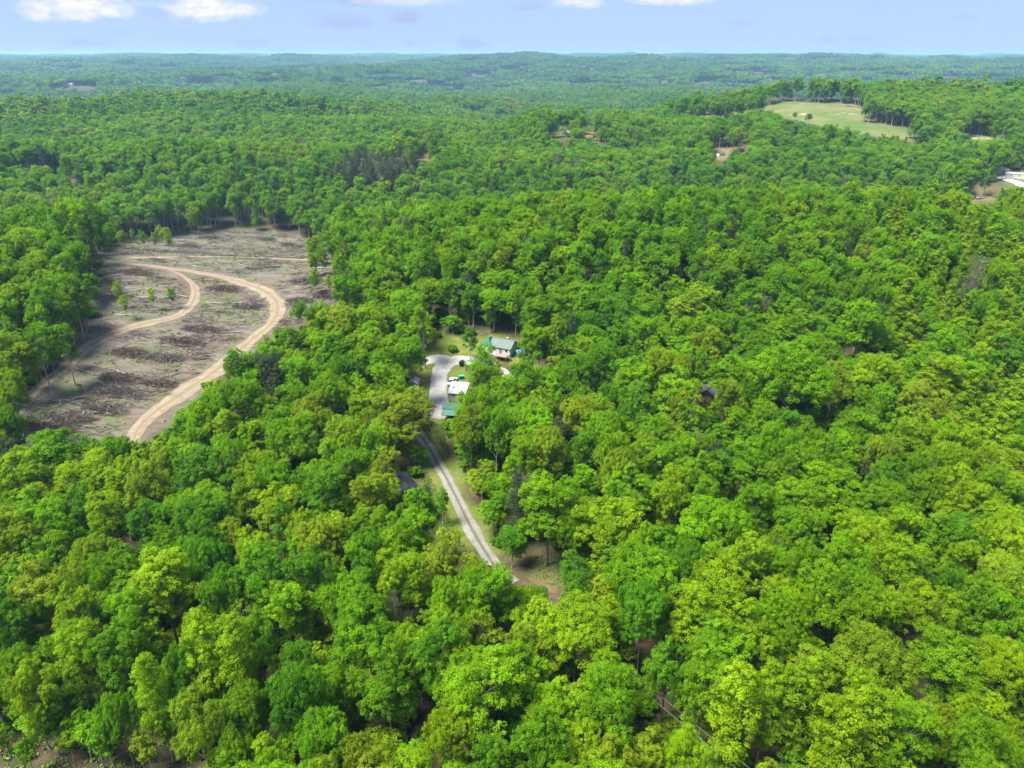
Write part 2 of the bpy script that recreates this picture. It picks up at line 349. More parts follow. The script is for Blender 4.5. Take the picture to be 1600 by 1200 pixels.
def road_mat(name, c0, c1, mid=None):
    m, t, o = new_mat(name); P = node(t, 'ShaderNodeNewGeometry').outputs['Position']
    n_a = node(t, 'ShaderNodeTexNoise', {'Vector': P, 'Scale': .5, 'Detail': 8.0, 'Roughness': .7}).outputs[0]
    n_b = node(t, 'ShaderNodeTexNoise', {'Vector': P, 'Scale': 3.0, 'Detail': 6.0, 'Roughness': .7}).outputs[0]
    c = MIX(t, node(t, 'ShaderNodeMapRange', {0: n_a, 1: .36, 2: .64}).outputs[0], c0, c1)
    c = MIX(t, M_(t, 'MULTIPLY', node(t, 'ShaderNodeMapRange', {0: n_b, 1: .5, 2: .72}).outputs[0], .4), c, tuple(v * .55 for v in c0))
    u = node(t, 'ShaderNodeAttribute', attribute_name='u').outputs['Fac']
    au = M_(t, 'ABSOLUTE', u)
    if mid:                                    # untravelled strip between the wheel tracks
        wv = M_(t, 'ADD', M_(t, 'SUBTRACT', .30, au), M_(t, 'MULTIPLY', M_(t, 'SUBTRACT', n_b, .5), .5))
        c = MIX(t, M_(t, 'MULTIPLY', M_(t, 'MULTIPLY', wv, 6.0, clamp=True), .8), c, mid)
    ed = M_(t, 'MULTIPLY', M_(t, 'SUBTRACT', M_(t, 'ADD', au, M_(t, 'MULTIPLY', M_(t, 'SUBTRACT', n_b, .5), .9)), .80), 5.0, clamp=True)
    c = MIX(t, M_(t, 'MULTIPLY', ed, .7), c, tuple(v * .6 for v in c1))
    b = node(t, 'ShaderNodeBsdfPrincipled', {'Base Color': c, 'Roughness': .95, 'Specular IOR Level': .1})
    bp = node(t, 'ShaderNodeBump', {'Height': n_b, 'Strength': .5, 'Distance': .15}); t.links.new(bp.outputs[0], b.inputs['Normal'])
    t.links.new(b.outputs[0], o.inputs[0]); return m
GRAVEL = road_mat('gravel', (.26, .25, .225), (.36, .345, .315)); GRAVEL2 = road_mat('wheel_tracks', (.17, .16, .14), (.235, .22, .195), (.08, .08, .045))
TAN = road_mat('tan_clay', (.19, .148, .095), (.26, .212, .145), (.165, .13, .085)); BROWN = road_mat('brown_earth', (.075, .052, .034), (.115, .08, .055), (.05, .045, .022))
def ribbon(name, key, mat, lift):
    P, u, Ltot = RL[key]; wid = ROADS[key][1]
    w = np.interp(u / max(Ltot, 1e-6), np.linspace(0, 1, len(wid)), wid)
    tg = np.gradient(P, axis=0); tg /= np.hypot(*tg.T)[:, None]; nn = np.c_[-tg[:, 1], tg[:, 0]]
    k = 9; s = np.linspace(-1, 1, k); V = []; U = []; eg = .26 if 'logging' in name else .17
    for i in range(len(P)):
        wl = w[i] / 2 * (1 + eg * vnoise(u[i] / 5.1, 1.7, 41) + eg * .7 * vnoise(u[i] / 2.2, 4.7, 43)); wr = w[i] / 2 * (1 + eg * vnoise(u[i] / 5.3, 9.7, 42) + eg * .7 * vnoise(u[i] / 2.2, 7.7, 44))
        for q in s:
            p = P[i] + nn[i] * q * (wl if q > 0 else wr); V.append((p[0], p[1])); U.append(q)
    V = np.array(V); z = H(V[:, 0], V[:, 1]) + lift + .05 * (1 - np.abs(np.array(U))**4) - .05 * (np.abs(np.array(U)) > .99)
    m = len(P); i, j = np.meshgrid(np.arange(m - 1), np.arange(k - 1), indexing='ij')
    F = np.c_[(i * k + j).ravel(), (i * k + j + 1).ravel(), ((i + 1) * k + j + 1).ravel(), ((i + 1) * k + j).ravel()]
    o = link(name, np_mesh(name, np.c_[V, z], F, attrs={'u': U}, smooth_faces=True), None, mat); return tag(o, kind='structure')
ribbon('gravel_driveway', 'drive_up', GRAVEL, .09); ribbon('gravel_turnout', 'drive_left', GRAVEL, .075); ribbon('gravel_parking_pad', 'drive_pad', GRAVEL, .06)
ribbon('driveway', 'drive_low', GRAVEL2, .08); ribbon('dirt_track', 'track_low', BROWN, .07)
ribbon('logging_road', 'log_main', TAN, .10); ribbon('logging_spur_road', 'log_spur', TAN, .085); ribbon('upper_logging_road', 'log_top', TAN, .09)

# ------------------------------------------------------------------ tree prototypes
def unit(n, r):
    v = r.normal(size=(n, 3)); return v / np.linalg.norm(v, axis=1)[:, None]
def leaf_quads(C, Nn, size, r, asp=.62):
    """diamond shaped leaf sprays at C facing Nn"""
    n = len(C); t = np.cross(Nn, unit(n, r)); t /= np.linalg.norm(t, axis=1)[:, None] + 1e-9; b = np.cross(Nn, t)
    s = (size * r.uniform(.65, 1.25, n))[:, None]; bend = Nn * s * r.uniform(-.25, .25, n)[:, None]
    return np.stack([C - t * s * .5, C + b * s * .5 * asp + bend, C + t * s * .5, C - b * s * .5 * asp + bend], 1).reshape(-1, 3)
def crown_shape(kind, r, tufts_per_lobe, leaves_per_tuft, leaf):
    """returns V, v-attribute, lobe centres, height"""
    lobes = []
    if kind == 'round':
        h, rx, rz, cz = 19., 4.5, 5.4, 12.4
    elif kind == 'tall':
        h, rx, rz, cz = 22., 3.9, 7.2, 14.0
    elif kind == 'narrow':
        h, rx, rz, cz = 22., 2.8, 8.0, 13.6
    elif kind == 'cone':
        h, rx, rz, cz = 18., 3.2, 7.0, 10.5
    elif kind == 'bush':
        h, rx, rz, cz = 2.0, 1.1, .8, .95
    elif kind == 'sapling':
        h, rx, rz, cz = 10., 2.0, 2.8, 7.2
    elif kind == 'spread':
        h, rx, rz, cz = 17., 5.2, 4.4, 11.8
    if kind in ('round', 'tall', 'spread', 'bush'):
        n = 30 if kind != 'bush' else 20
        for i in range(n):
            zz = 1 - (i + .5) / n * 1.72; a = i * 2.39996 + r.uniform(-.35, .35); q = math.sqrt(max(0, 1 - min(1, zz * zz)))
            k = r.uniform(.52, .92)
            lobes.append((np.array([cos(a) * q * rx * k, sin(a) * q * rx * k, cz + zz * rz * k]), rx * r.uniform(.22, .42), 1.0))
        if kind != 'bush':
            lean = r.normal(size=2) * .5; drop = set(r.choice(np.arange(4, n), 4, replace=False))
            lobes = [(c + np.array([lean[0] * (c[2] - cz) / rz, lean[1] * (c[2] - cz) / rz, 0]) + r.normal(size=3) * [.45, .45, .55], rd * r.uniform(.8, 1.2), st) for q, (c, rd, st) in enumerate(lobes) if q not in drop]
        lobes.append((np.array([0, 0, cz]), rx * .5, .5))
    else:
        n = 15 if kind != 'sapling' else 8
        for i in range(n):
            f = (i + .5) / n; zz = cz + rz * (1 - 2 * f)
            prof = {'narrow': (math.sin(pi * min(1, (.12 + .80 * f)))) ** .6, 'cone': .16 + .84 * f ** .85, 'sapling': math.sin(pi * (.15 + .7 * f))}[kind]
            a = i * 2.39996 + r.uniform(-.4, .4); k = (r.uniform(.30, .58)) * prof
            lobes.append((np.array([cos(a) * rx * k, sin(a) * rx * k, zz]), rx * prof * r.uniform(.48, .66) + .18, 1.25))
    Vs, As = [], []
    for c, rad, stretch in lobes:
        lv = r.uniform(-.22, .22); nt_ = max(5, int(tufts_per_lobe * (rad / 1.8) ** 2))
        d = unit(nt_ * 2, r); outw = (c - np.array([0, 0, cz - rz * .3])); outw = outw / (np.linalg.norm(outw) + 1e-6)
        d = d[np.argsort(-(d @ (outw * .7 + np.array([0, 0, .5])) + r.uniform(-.5, .5, len(d))))][:nt_]
        tc_ = c + d * rad * r.uniform(.82, 1.1, nt_)[:, None] * np.array([1, 1, stretch * .92])
        for q in range(nt_):
            tr = r.uniform(.36, .62) * min(1.3, (rad / 1.8) ** (.35 if kind != 'bush' else .6)); m = leaves_per_tuft
            e = unit(m, r); e[:, 2] = np.where(e[:, 2] < -.3, -e[:, 2], e[:, 2])
            pos = tc_[q] + e * (tr * r.uniform(.35, 1.05, m) ** .6)[:, None]
            nn = e * .75 + d[q] * .45 + np.array([0, 0, .55]) + r.normal(size=(m, 3)) * .38
            nn /= np.linalg.norm(nn, axis=1)[:, None]
            Vs.append(leaf_quads(pos, nn, leaf, r)); tv = r.uniform(.3, .7) + lv
            As.append(np.repeat(np.clip(tv + r.normal(size=m) * .16, 0, 1), 4))
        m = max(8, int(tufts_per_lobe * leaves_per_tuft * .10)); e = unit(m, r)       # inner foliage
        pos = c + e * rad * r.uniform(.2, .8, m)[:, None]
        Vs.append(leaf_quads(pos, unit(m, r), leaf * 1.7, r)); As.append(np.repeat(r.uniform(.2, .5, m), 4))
    return np.concatenate(Vs), np.concatenate(As), [l[0] for l in lobes], h, cz
def pine_shape(r, scale=1.0, leaf=.42):
    h = 18.; Vs, As, tips = [], [], []
    for k in range(17):
        f = k / 16; z = 2.6 + f * 14.9; L_ = (3.4 * (1 - f) ** .8 + .4)
        for b in range(6 if f < .8 else 4):
            a = r.uniform(0, 2 * pi); Lb = L_ * r.uniform(.7, 1.1)
            m = int((30 + 40 * (1 - f)) * scale); s = r.uniform(.25, 1, m) ** .7
            p = np.c_[cos(a) * s * Lb, sin(a) * s * Lb, z + .9 * s * s - .15 * Lb + r.normal(size=m) * .14]
            p[:, :2] += r.normal(size=(m, 2)) * (.28 + .22 * s[:, None])
            Vs.append(leaf_quads(p, (lambda q: q / np.linalg.norm(q, axis=1)[:, None])(unit(m, r) + np.array([0, 0, .7])), leaf, r, .4)); As.append(np.repeat(r.uniform(.1, .9, m), 4))
            tips.append(np.array([cos(a) * Lb * .8, sin(a) * Lb * .8, z + .3]))
    return np.concatenate(Vs), np.concatenate(As), tips[::4], h, 11.
def trunk_np(r, h, cz, lobes, r0=.24, limbs=True, sides=7):
    top = h * .86; k = 7; zz = np.linspace(-.4, top, k)
    wob = np.cumsum(r.normal(size=(k, 2)) * .10, axis=0); wob -= wob[0]
    pts = np.c_[wob, zz]; rad = np.linspace(r0, r0 * .22, k); rad[0] *= 1.35
    V, F = tube_np(pts, rad, sides); Vs, Fs, b = [V], [F], len(V)
    if limbs:
        for c in lobes:
            z0 = max(h * .28, min(c[2] - 1.5, c[2] * .72)); i = np.array([np.interp(z0, zz, wob[:, 0]), np.interp(z0, zz, wob[:, 1]), z0])
            mid = (i * .5 + c * .5) + np.array([0, 0, -.3]) + r.normal(size=3) * .2
            V, F = tube_np([i, mid, c], [r0 * .42, r0 * .27, r0 * .10], 5); Vs.append(V); Fs.append(F + b); b += len(V)
    return np.concatenate(Vs), np.concatenate(Fs)
def quads(nv): return np.arange(nv).reshape(-1, 4)
PROTO = {}
def make_proto(key, kind, seed, tp, lp, leaf, r0=.24):
    r = np.random.default_rng(seed)
    if kind == 'pine': V, A, lb, h, cz = pine_shape(r, leaf=leaf)
    elif kind == 'bare': V, A, lb, h, cz = crown_shape('round', r, tp, lp, leaf)
    else: V, A, lb, h, cz = crown_shape(kind, r, tp, lp, leaf)
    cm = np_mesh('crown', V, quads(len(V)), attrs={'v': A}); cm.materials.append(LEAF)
    tV, tF = trunk_np(r, h, cz, lb, r0); tm = np_mesh('trunk', tV, tF, smooth_faces=True); tm.materials.append(BARK_P if kind in ('sapling', 'narrow', 'bare', 'cone') else BARK)
    q = np.hypot(V[:, 0], V[:, 1]); R0 = np.percentile(q, 96)
    PROTO[key] = dict(crown=cm, trunk=tm, h=V[:, 2].max(), r=R0, cz=cz, V=V, A=A, tV=tV, tF=tF)
for i in range(6): make_proto('R%d' % i, 'round', 100 + i, 28, 42, .235)
for i in range(3): make_proto('W%d' % i, 'spread', 130 + i, 28, 42, .235)
for i in range(4): make_proto('T%d' % i, 'tall', 140 + i, 28, 40, .23)
for i in range(3): make_proto('N%d' % i, 'narrow', 160 + i, 38, 32, .23, .2)
for i in range(3): make_proto('C%d' % i, 'cone', 170 + i, 46, 30, .22, .2)
for i in range(2): make_proto('S%d' % i, 'sapling', 180 + i, 26, 26, .26, .11)
for i in range(2): make_proto('P%d' % i, 'pine', 190 + i, 0, 0, .40, .22)
make_proto('B0', 'bush', 210, 60, 12, .22, .05)
make_proto('G0', 'bare', 200, 20, 20, .22, .2)
VAR = dict(U=['R0', 'R1', 'T0', 'W0'], B=['B0'], R=['R0', 'R1', 'R2', 'R3', 'R4', 'R5', 'W0', 'W1', 'W2'], T=['T0', 'T1', 'T2', 'T3'], N=['N0', 'N1', 'N2'], C=['C0', 'C1', 'C2'], S=['S0', 'S1'], P=['P0', 'P1'], G=['G0'])
HGT = dict(U=9.5, R=18.5, T=21, N=21, C=17, S=9.5, P=17, G=15.5)
TINT = dict(m=(.118, .262, .004), y=(.190, .315, .004), d=(.086, .228, .007), o=(.190, .280, .010), b=(.145, .305, .003), g=(.16, .18, .085), k=(.066, .092, .048))
CNAME = dict(m='mid-green', y='yellow-green', d='deep-green', o='olive-tinged', b='bright-green', g='grey-brown', k='dark grey-green')
KIND = dict(U=('broadleaf_tree', 'short bushy'), R=('broadleaf_tree', 'round-crowned'), T=('broadleaf_tree', 'tall oval'), N=('poplar_tree', 'narrow upright'), C=('cone_shaped_tree', 'cone-shaped'), S=('young_tree', 'thin young'), P=('pine_tree', 'needled'), G=('sparse_tree', 'thin-leafed'))

# crowns read off the photograph: place, width in pixels, kind, colour
TREES = """255,917,88,T,y 148,878,62,R,o 165,800,55,T,y 238,820,66,R,d 322,812,76,R,d 357,830,46,R,o 140,748,80,R,y 80,712,76,R,m 185,714,62,R,m 235,727,60,R,o 308,747,76,R,d 360,742,40,G,g
38,745,70,R,y 58,803,70,R,m 130,800,50,R,d 22,842,70,R,o 95,838,60,R,m 60,925,86,R,o 268,855,50,R,m 322,882,62,R,d 388,840,50,R,y 388,775,46,R,y 228,762,60,R,o 10,716,50,G,k 365,722,44,R,m
430,792,72,R,y 428,760,50,R,m 500,770,82,R,d 580,772,62,R,o 552,735,56,R,m 578,695,44,R,b 600,738,46,R,o 638,845,72,R,b 622,905,76,R,y 652,800,58,R,m 570,862,52,R,d 565,893,60,R,m 480,900,72,R,d 420,905,72,R,d 505,852,66,R,o
465,818,46,R,y 695,878,58,R,o 750,884,48,R,o 755,930,86,R,b 705,948,66,R,b 570,960,80,R,m 618,962,28,G,g 495,968,34,T,y 796,902,40,R,m 485,1020,42,R,y 560,995,86,R,m 605,1065,86,R,m 685,1025,76,R,d 758,1080,108,R,b 703,1135,62,R,y
637,1170,64,T,y 560,1175,62,R,o 595,1140,46,R,y 458,1095,78,R,d 510,1150,72,R,m 408,1130,56,T,y 535,1055,56,R,m 705,990,66,R,y 460,1010,52,R,d 770,1165,62,R,d 125,1010,68,T,y 198,1015,78,R,m 112,955,66,R,y 318,1015,56,N,y 368,1018,50,N,y
237,1075,42,N,y 48,1068,66,R,y 58,1115,60,S,m 310,1125,76,R,o 283,1075,52,R,d 338,1085,46,R,m 162,1150,42,S,m 175,1090,56,R,m 75,1025,46,R,d 25,975,62,R,d 398,1140,42,T,y 360,1165,60,R,m 340,940,60,R,m 400,985,60,R,m
855,785,88,T,b 950,820,98,R,y 985,765,76,R,m 1052,775,62,R,y 1118,820,92,R,b 1038,730,80,R,m 1095,745,56,R,m 955,710,56,R,b 1000,710,46,R,o 855,710,52,R,o 825,715,46,R,y 965,742,50,R,o 1005,905,98,R,b 1078,890,62,R,d 1118,920,82,R,y
1162,880,62,R,y 900,900,42,R,d 1122,722,36,G,k 1165,730,60,R,m 1180,790,66,R,m 808,768,46,P,k 1045,840,46,R,m 900,995,112,R,y 812,1010,56,R,o 955,1100,92,R,m 965,1058,56,R,o 842,1150,76,R,m 912,1140,62,R,y 1018,1140,56,R,o 1078,1178,72,R,y
1110,950,110,R,y 1122,1010,92,R,m 1100,1060,80,R,m 1150,1100,68,N,y 1005,965,70,R,d 1045,1030,66,R,d 815,1085,42,R,d 950,1178,66,R,o 1235,985,62,R,b 1205,960,60,R,b 1355,955,82,R,b 1432,955,86,R,y 1365,1035,102,R,o 1478,1040,96,R,m 1560,1050,72,R,y
1528,950,62,R,m 1245,1090,56,N,y 1275,1070,46,N,y 1205,1085,44,N,y 1308,1145,68,N,y 1358,1125,58,N,y 1420,1140,76,R,m 1460,1115,60,R,o 1522,1165,82,R,m 1582,1120,50,R,y 1580,1170,62,R,m 1575,970,62,R,m 1275,935,72,R,b 1315,925,60,R,m
1345,850,78,R,y 1412,885,64,T,y 1285,775,96,R,b 1345,790,72,R,m 1385,750,56,R,d 1375,715,46,R,o 1366,726,32,G,g 1405,825,56,R,y 1455,845,76,R,m 1500,788,62,R,y 1498,757,50,R,y 1478,727,50,R,y 1525,842,88,R,d 1570,855,72,R,y 1570,735,76,R,o
1557,772,62,R,m 1492,700,56,R,y 1550,703,50,C,y 1528,725,46,R,y 1437,735,46,R,m 1445,762,46,R,m 1250,835,76,R,m 1322,885,76,R,b 1250,895,62,R,m 1488,900,52,R,d 1562,915,76,R,o 1230,740,66,R,m 1282,720,60,R,m 1212,700,52,R,b
532,508,50,R,o 540,457,40,R,m 468,485,24,R,d 638,483,52,R,b 660,500,34,T,y 580,510,46,R,y 520,550,62,R,m 575,542,56,R,y 628,537,58,R,b 422,552,52,R,b 455,540,46,R,m 470,587,56,R,b 425,585,46,R,k 540,583,42,R,d 605,575,60,R,m 608,602,60,R,b
510,622,60,R,m 632,642,84,R,o 565,632,52,R,y 485,650,60,R,o 467,685,56,R,b 532,687,52,R,o 375,625,60,R,m 375,578,46,R,m 457,622,50,R,m 555,690,44,R,y 500,500,44,R,m 640,560,44,R,m 865,520,36,T,y 910,535,34,T,y 935,558,36,R,m 893,515,30,P,k 830,530,42,R,b
1015,525,52,R,b 1062,522,42,R,b 1105,515,46,R,b 1105,542,50,R,o 1082,480,66,R,o 985,592,66,R,b 1032,572,46,R,y 1062,580,36,R,o 1057,607,66,R,b 1137,585,62,R,b 1090,580,40,R,m 992,637,62,R,d 1065,640,46,R,o 1137,625,50,R,o 897,590,46,R,m 932,577,40,R,d
867,575,24,T,o 825,600,50,R,m 785,628,46,R,b 832,665,62,R,b 845,640,52,R,o 905,652,56,R,o 940,650,46,R,y 775,668,46,R,m 872,682,26,G,g 945,680,50,R,m 755,575,44,R,b 762,600,46,R,m 745,640,44,R,m 735,665,44,R,o
1341,524,76,R,b 1248,576,72,R,o 1303,603,48,R,o 1234,625,106,R,b 1372,587,66,R,y 1446,631,76,R,o 1432,678,56,R,y 1556,675,52,C,y 1471,587,56,R,y 1471,535,62,R,b 1421,518,44,C,y 1449,493,36,C,y 1402,491,36,C,y 1528,422,40,G,g 1517,452,32,G,g 1506,485,30,C,y
1352,640,50,R,m 1242,518,70,R,m 1264,548,40,R,b 1572,554,56,R,d 1506,576,66,R,m 1336,670,60,R,m 1517,609,46,C,y 1572,634,38,C,y 1590,600,38,C,y 1545,640,36,C,y 1585,500,34,C,y 1545,510,34,C,y 1575,460,32,C,y 1480,470,32,C,y 1455,455,30,C,y 1560,420,30,C,y
60,420,46,R,y 95,400,40,R,m 25,470,50,R,y 70,480,46,R,m 110,450,34,T,m 130,480,26,S,m 20,550,52,R,y 60,540,40,R,m 95,520,34,T,m 15,610,46,R,y 120,500,30,T,o 40,380,44,R,y 8,650,36,R,m 105,545,24,S,m 140,440,28,S,m
735,531,22,U,d 668,775,24,P,k 735,692,48,U,m 752,742,46,U,o 770,792,44,U,m 800,842,44,U,d 716,672,34,U,b 818,920,46,R,b 838,938,30,U,m 762,700,44,U,d 780,760,44,U,m 900,890,44,U,d 690,780,20,U,m""".split()
TREES = [(float(a), float(b), float(c), d, e) for a, b, c, d, e in (s.split(',') for s in TREES)]
items = []     # x, y, z, radius, height, kind, colour, px, py
for px, py, w, k, c in TREES:
    h = HGT[k] * random.uniform(.93, 1.08)
    if w < 30 and k in 'RCT' and py > 450: h *= .55
    if k == 'P' and py > 770: h = 8
    p = at(px, py, h * .69); rad = w * zc(p) / FPX / 2 * 1.16
    if h / rad < 2.6 and k in 'RT': h = max(h, rad * 3.0)
    if h / rad > 5.5 and k in 'RTC': h = rad * 5.5
    items.append([p[0], p[1], float(H(p[0], p[1])), rad, h, k, c, px, py])
for px, py, h in [(1350, 190, 15), (1356, 186, 11), (1322, 166, 10), (1443, 208, 12), (1240, 190, 9), (1262, 196, 11)]:
    p = at(px, py); items.append([p[0], p[1], p[2], h * .3, h, 'R', 'd', *map(float, proj(p + np.array([0, 0, h * .7])))])
# extra trunks along the felled edge
for px, py, h in [(497, 385, 17), (512, 392, 15), (520, 420, 14), (533, 450, 12), (505, 430, 11), (150, 400, 15), (165, 385, 17), (188, 380, 16), (180, 398, 12), (268, 400, 11), (300, 366, 14), (136, 520, 12), (112, 560, 11), (85, 580, 10),
                  (192, 482, 9), (242, 485, 7.5), (272, 482, 7), (200, 500, 8), (128, 590, 9), (140, 560, 10), (152, 600, 8.5), (62, 610, 9)] + [(random.uniform(488, 540), random.uniform(388, 470), random.uniform(6, 13)) for _ in range(26)] + [(random.uniform(148, 260), random.uniform(376, 402), random.uniform(6, 12)) for _ in range(14)] + [(random.uniform(-5, 250), random.uniform(1165, 1215), random.uniform(6, 11)) for _ in range(10)] + [(random.uniform(60, 165), random.uniform(500, 610), random.uniform(6, 11)) for _ in range(3)]:
    p = at(px, py); items.append([p[0], p[1], p[2], h * .2, h, 'S', random.choice('mmyo'), *map(float, proj(p + np.array([0, 0, h * .7])))])
# pines of the dark stand
for q in range(90):
    a_, r_ = random.uniform(0, 2 * pi), math.sqrt(random.random()); px, py = 583 + 64 * r_ * cos(a_), 298 + 27 * r_ * sin(a_)
    p = at(px, py); p = p if q else p
    items.append([p[0], p[1], p[2], random.uniform(4.2, 5.6), random.uniform(16, 25), 'P', random.choice('kkkg'), *map(float, proj(p + np.array([0, 0, 12])))])
# keep what the photograph shows of the open ground in view
KP = []
for poly, st in ((WIRES, 6), (CLEARING, 7), (YARD, 3), (LANE, 4), (NOOK, 4), (BANK, 8), (POOLSPOT, 4), (PASTURE, 3), (PAST2, 2), (PAST3, 2)) + tuple((s, 2) for s in SPOTS):
    a = np.array(poly); X, Y = np.meshgrid(np.arange(a[:, 0].min(), a[:, 0].max() + 1, st), np.arange(a[:, 1].min(), a[:, 1].max() + 1, st))
    X, Y = X.ravel(), Y.ravel(); s = inpoly(X, Y, poly)
    for x, y in zip(X[s], Y[s]):
        p = at(x, y); KP.append((x, y, np.hypot(p[0], p[1])))
KP = np.array(KP); NW = int((inpoly(KP[:, 0], KP[:, 1], WIRES) & (KP[:, 1] > 1035)).sum())
def covers(x, y, z, rad, h, slack=.8, KP=KP):
    c = np.array([x, y, z + h * .69]); px, py = proj(c); dz = zc(c); a = rad * FPX / dz * slack; b = (h * .31 + rad * .35) * FPX / dz * slack
    return bool(np.any((((KP[:, 0] - px) / a)**2 + ((KP[:, 1] - py) / b)**2 < 1) & (KP[:, 2] > math.hypot(x, y) + 1)))
items = [i for i in items if not (i[7] < 170 and 430 < i[8] < 660 and covers(i[0], i[1], i[2], i[3], i[4], .62))]; NH = len(items)
FOOT = []      # places of buildings and poles, kept free of trunks
for px, py, rr in ((778, 548, 8), (716, 612, 6), (702, 645, 5.5), (648, 602, 4), (626, 766, 5), (1106, 618, 7)):
    p = at(px, py); FOOT.append((p[0], p[1], rr))
sp_ = 5.9; gx, gy = np.meshgrid(np.arange(-760, 760, sp_), np.arange(14, 900, sp_ * .87)); gx = gx + (np.arange(gx.shape[0]) % 2)[:, None] * sp_ / 2
gx = (gx + rng.uniform(-3.0, 3.0, gx.shape)).ravel(); gy = (gy + rng.uniform(-3.0, 3.0, gy.shape)).ravel()
rr_ = np.hypot(gx, gy); ok = (rr_ < 900) & (rr_ > 24) & (np.abs(np.arctan2(gx, gy)) < radians(47)); gx, gy = gx[ok], gy[ok]
gz = H(gx, gy); gp = proj(np.c_[gx, gy, gz]); dist_r = road_near(gx, gy)
behind = lambda x, y: (x > 150) & (x < 620) & (y > 835) & (y < 905)
bad = (dist_r < 3.6) | behind(gx, gy)
for poly in [CLEARING, YARD, LANE, NOOK, POOLSPOT, BANK, PASTURE, PAST2, PAST3, [(583 + 68 * cos(q), 298 + 30 * sin(q)) for q in np.linspace(0, 6.1, 20)]] + SPOTS: bad |= inpoly(*gp, poly)
for a, b, c in FOOT: bad |= np.hypot(gx - a, gy - b) < c
gx, gy, gz = gx[~bad], gy[~bad], gz[~bad]
hand = np.array([[i[0], i[1], i[3]] for i in items])
cn = fbm(gx / 60, gy / 60, 91, 3) + .38 * np.exp(-((gx - 95) / 130)**2 - ((gy - 255) / 70)**2) - .3 * np.exp(-((gx - 100) / 260)**2 - ((gy - 430) / 80)**2)
fill = []
for n in range(len(gx)):
    x, y, z = gx[n], gy[n], gz[n]; r = math.hypot(x, y)
    d = np.hypot(hand[:, 0] - x, hand[:, 1] - y) - hand[:, 2] * .72
    px, py = proj(np.array([x, y, z + 12])); u = rng.random()
    rad = rng.uniform(3.0, 5.0) if r > 150 else rng.uniform(2.9, 4.3); k = 'R'; h = rng.uniform(15.5, 20.5) if r > 210 else rng.uniform(13, 16.5)
    rightslope = px > 1380 and 300 < py < 680
    if (rightslope and u < .6): k = 'C'; rad *= rng.uniform(.6, 1.0); h *= rng.uniform(.85, 1.1)
    elif u < .16: k = 'T'; rad *= .9; h *= 1.08
    elif u < .25: k = 'N'; rad *= .68; h *= 1.06
    elif u < .33: k = 'C'; rad *= .8
    elif u < .35: k = 'G'; rad *= .8
    elif u < .375 and r > 200: k = 'P'; rad *= .8
    if d.min() < rad * .30: continue
    if px < 330 and py > 1060 and rng.random() < .9: continue
    if covers(x, y, z, rad, h): continue
    w = cn[n] + rng.normal() * .42
    if r > 320:
        if rng.random() < .42: continue
        g_ = 1.12 + .3 * min(1, (r - 320) / 300); rad *= g_; h *= 1 + (g_ - 1) * .45
    c = 'd' if w < -.66 else 'm' if w < -.15 else 'b' if w < .42 else 'y' if w < .85 else 'o'
    if rightslope and k == 'C': c = 'y' if rng.random() < .75 else 'b'
    if k == 'G': c = 'g' if rng.random() < .6 else 'o'
    if k == 'P': c = 'k'
    fill.append([x, y, z, rad, h, k, c, float(px), float(py)])
# understorey
sp2 = 4.3; ux, uy = np.meshgrid(np.arange(-330, 330, sp2), np.arange(16, 360, sp2)); ux = (ux + rng.uniform(-1.8, 1.8, ux.shape)).ravel(); uy = (uy + rng.uniform(-1.8, 1.8, uy.shape)).ravel()
s_ = (np.abs(np.arctan2(ux, uy)) < radians(46)) & (np.hypot(ux, uy) > 26); ux, uy = ux[s_], uy[s_]; uz = H(ux, uy); up = proj(np.c_[ux, uy, uz]); bad = (road_near(ux, uy) < 2.3) & ~((up[0] > 925) & (up[1] > 965))
for poly in [CLEARING, YARD, LANE, NOOK, POOLSPOT, BANK] + SPOTS: bad |= inpoly(*up, poly)
for a, b, c in FOOT: bad |= np.hypot(ux - a, uy - b) < c
under = []
for x, y, z in zip(ux[~bad], uy[~bad], uz[~bad]):
    u = rng.random()
    if u < .5: rad, h, k = rng.uniform(1.6, 2.8), rng.uniform(4.5, 9), 'S'
    else: rad, h, k = rng.uniform(1.3, 2.4), rng.uniform(1.5, 3.4), 'B'
    if covers(x, y, z, rad, h if k == 'S' else h * .5, .8, KP[NW:]): continue
    under.append([x, y, z, rad, h, k, 'mmbdyo'[rng.integers(6)], 0, 0])
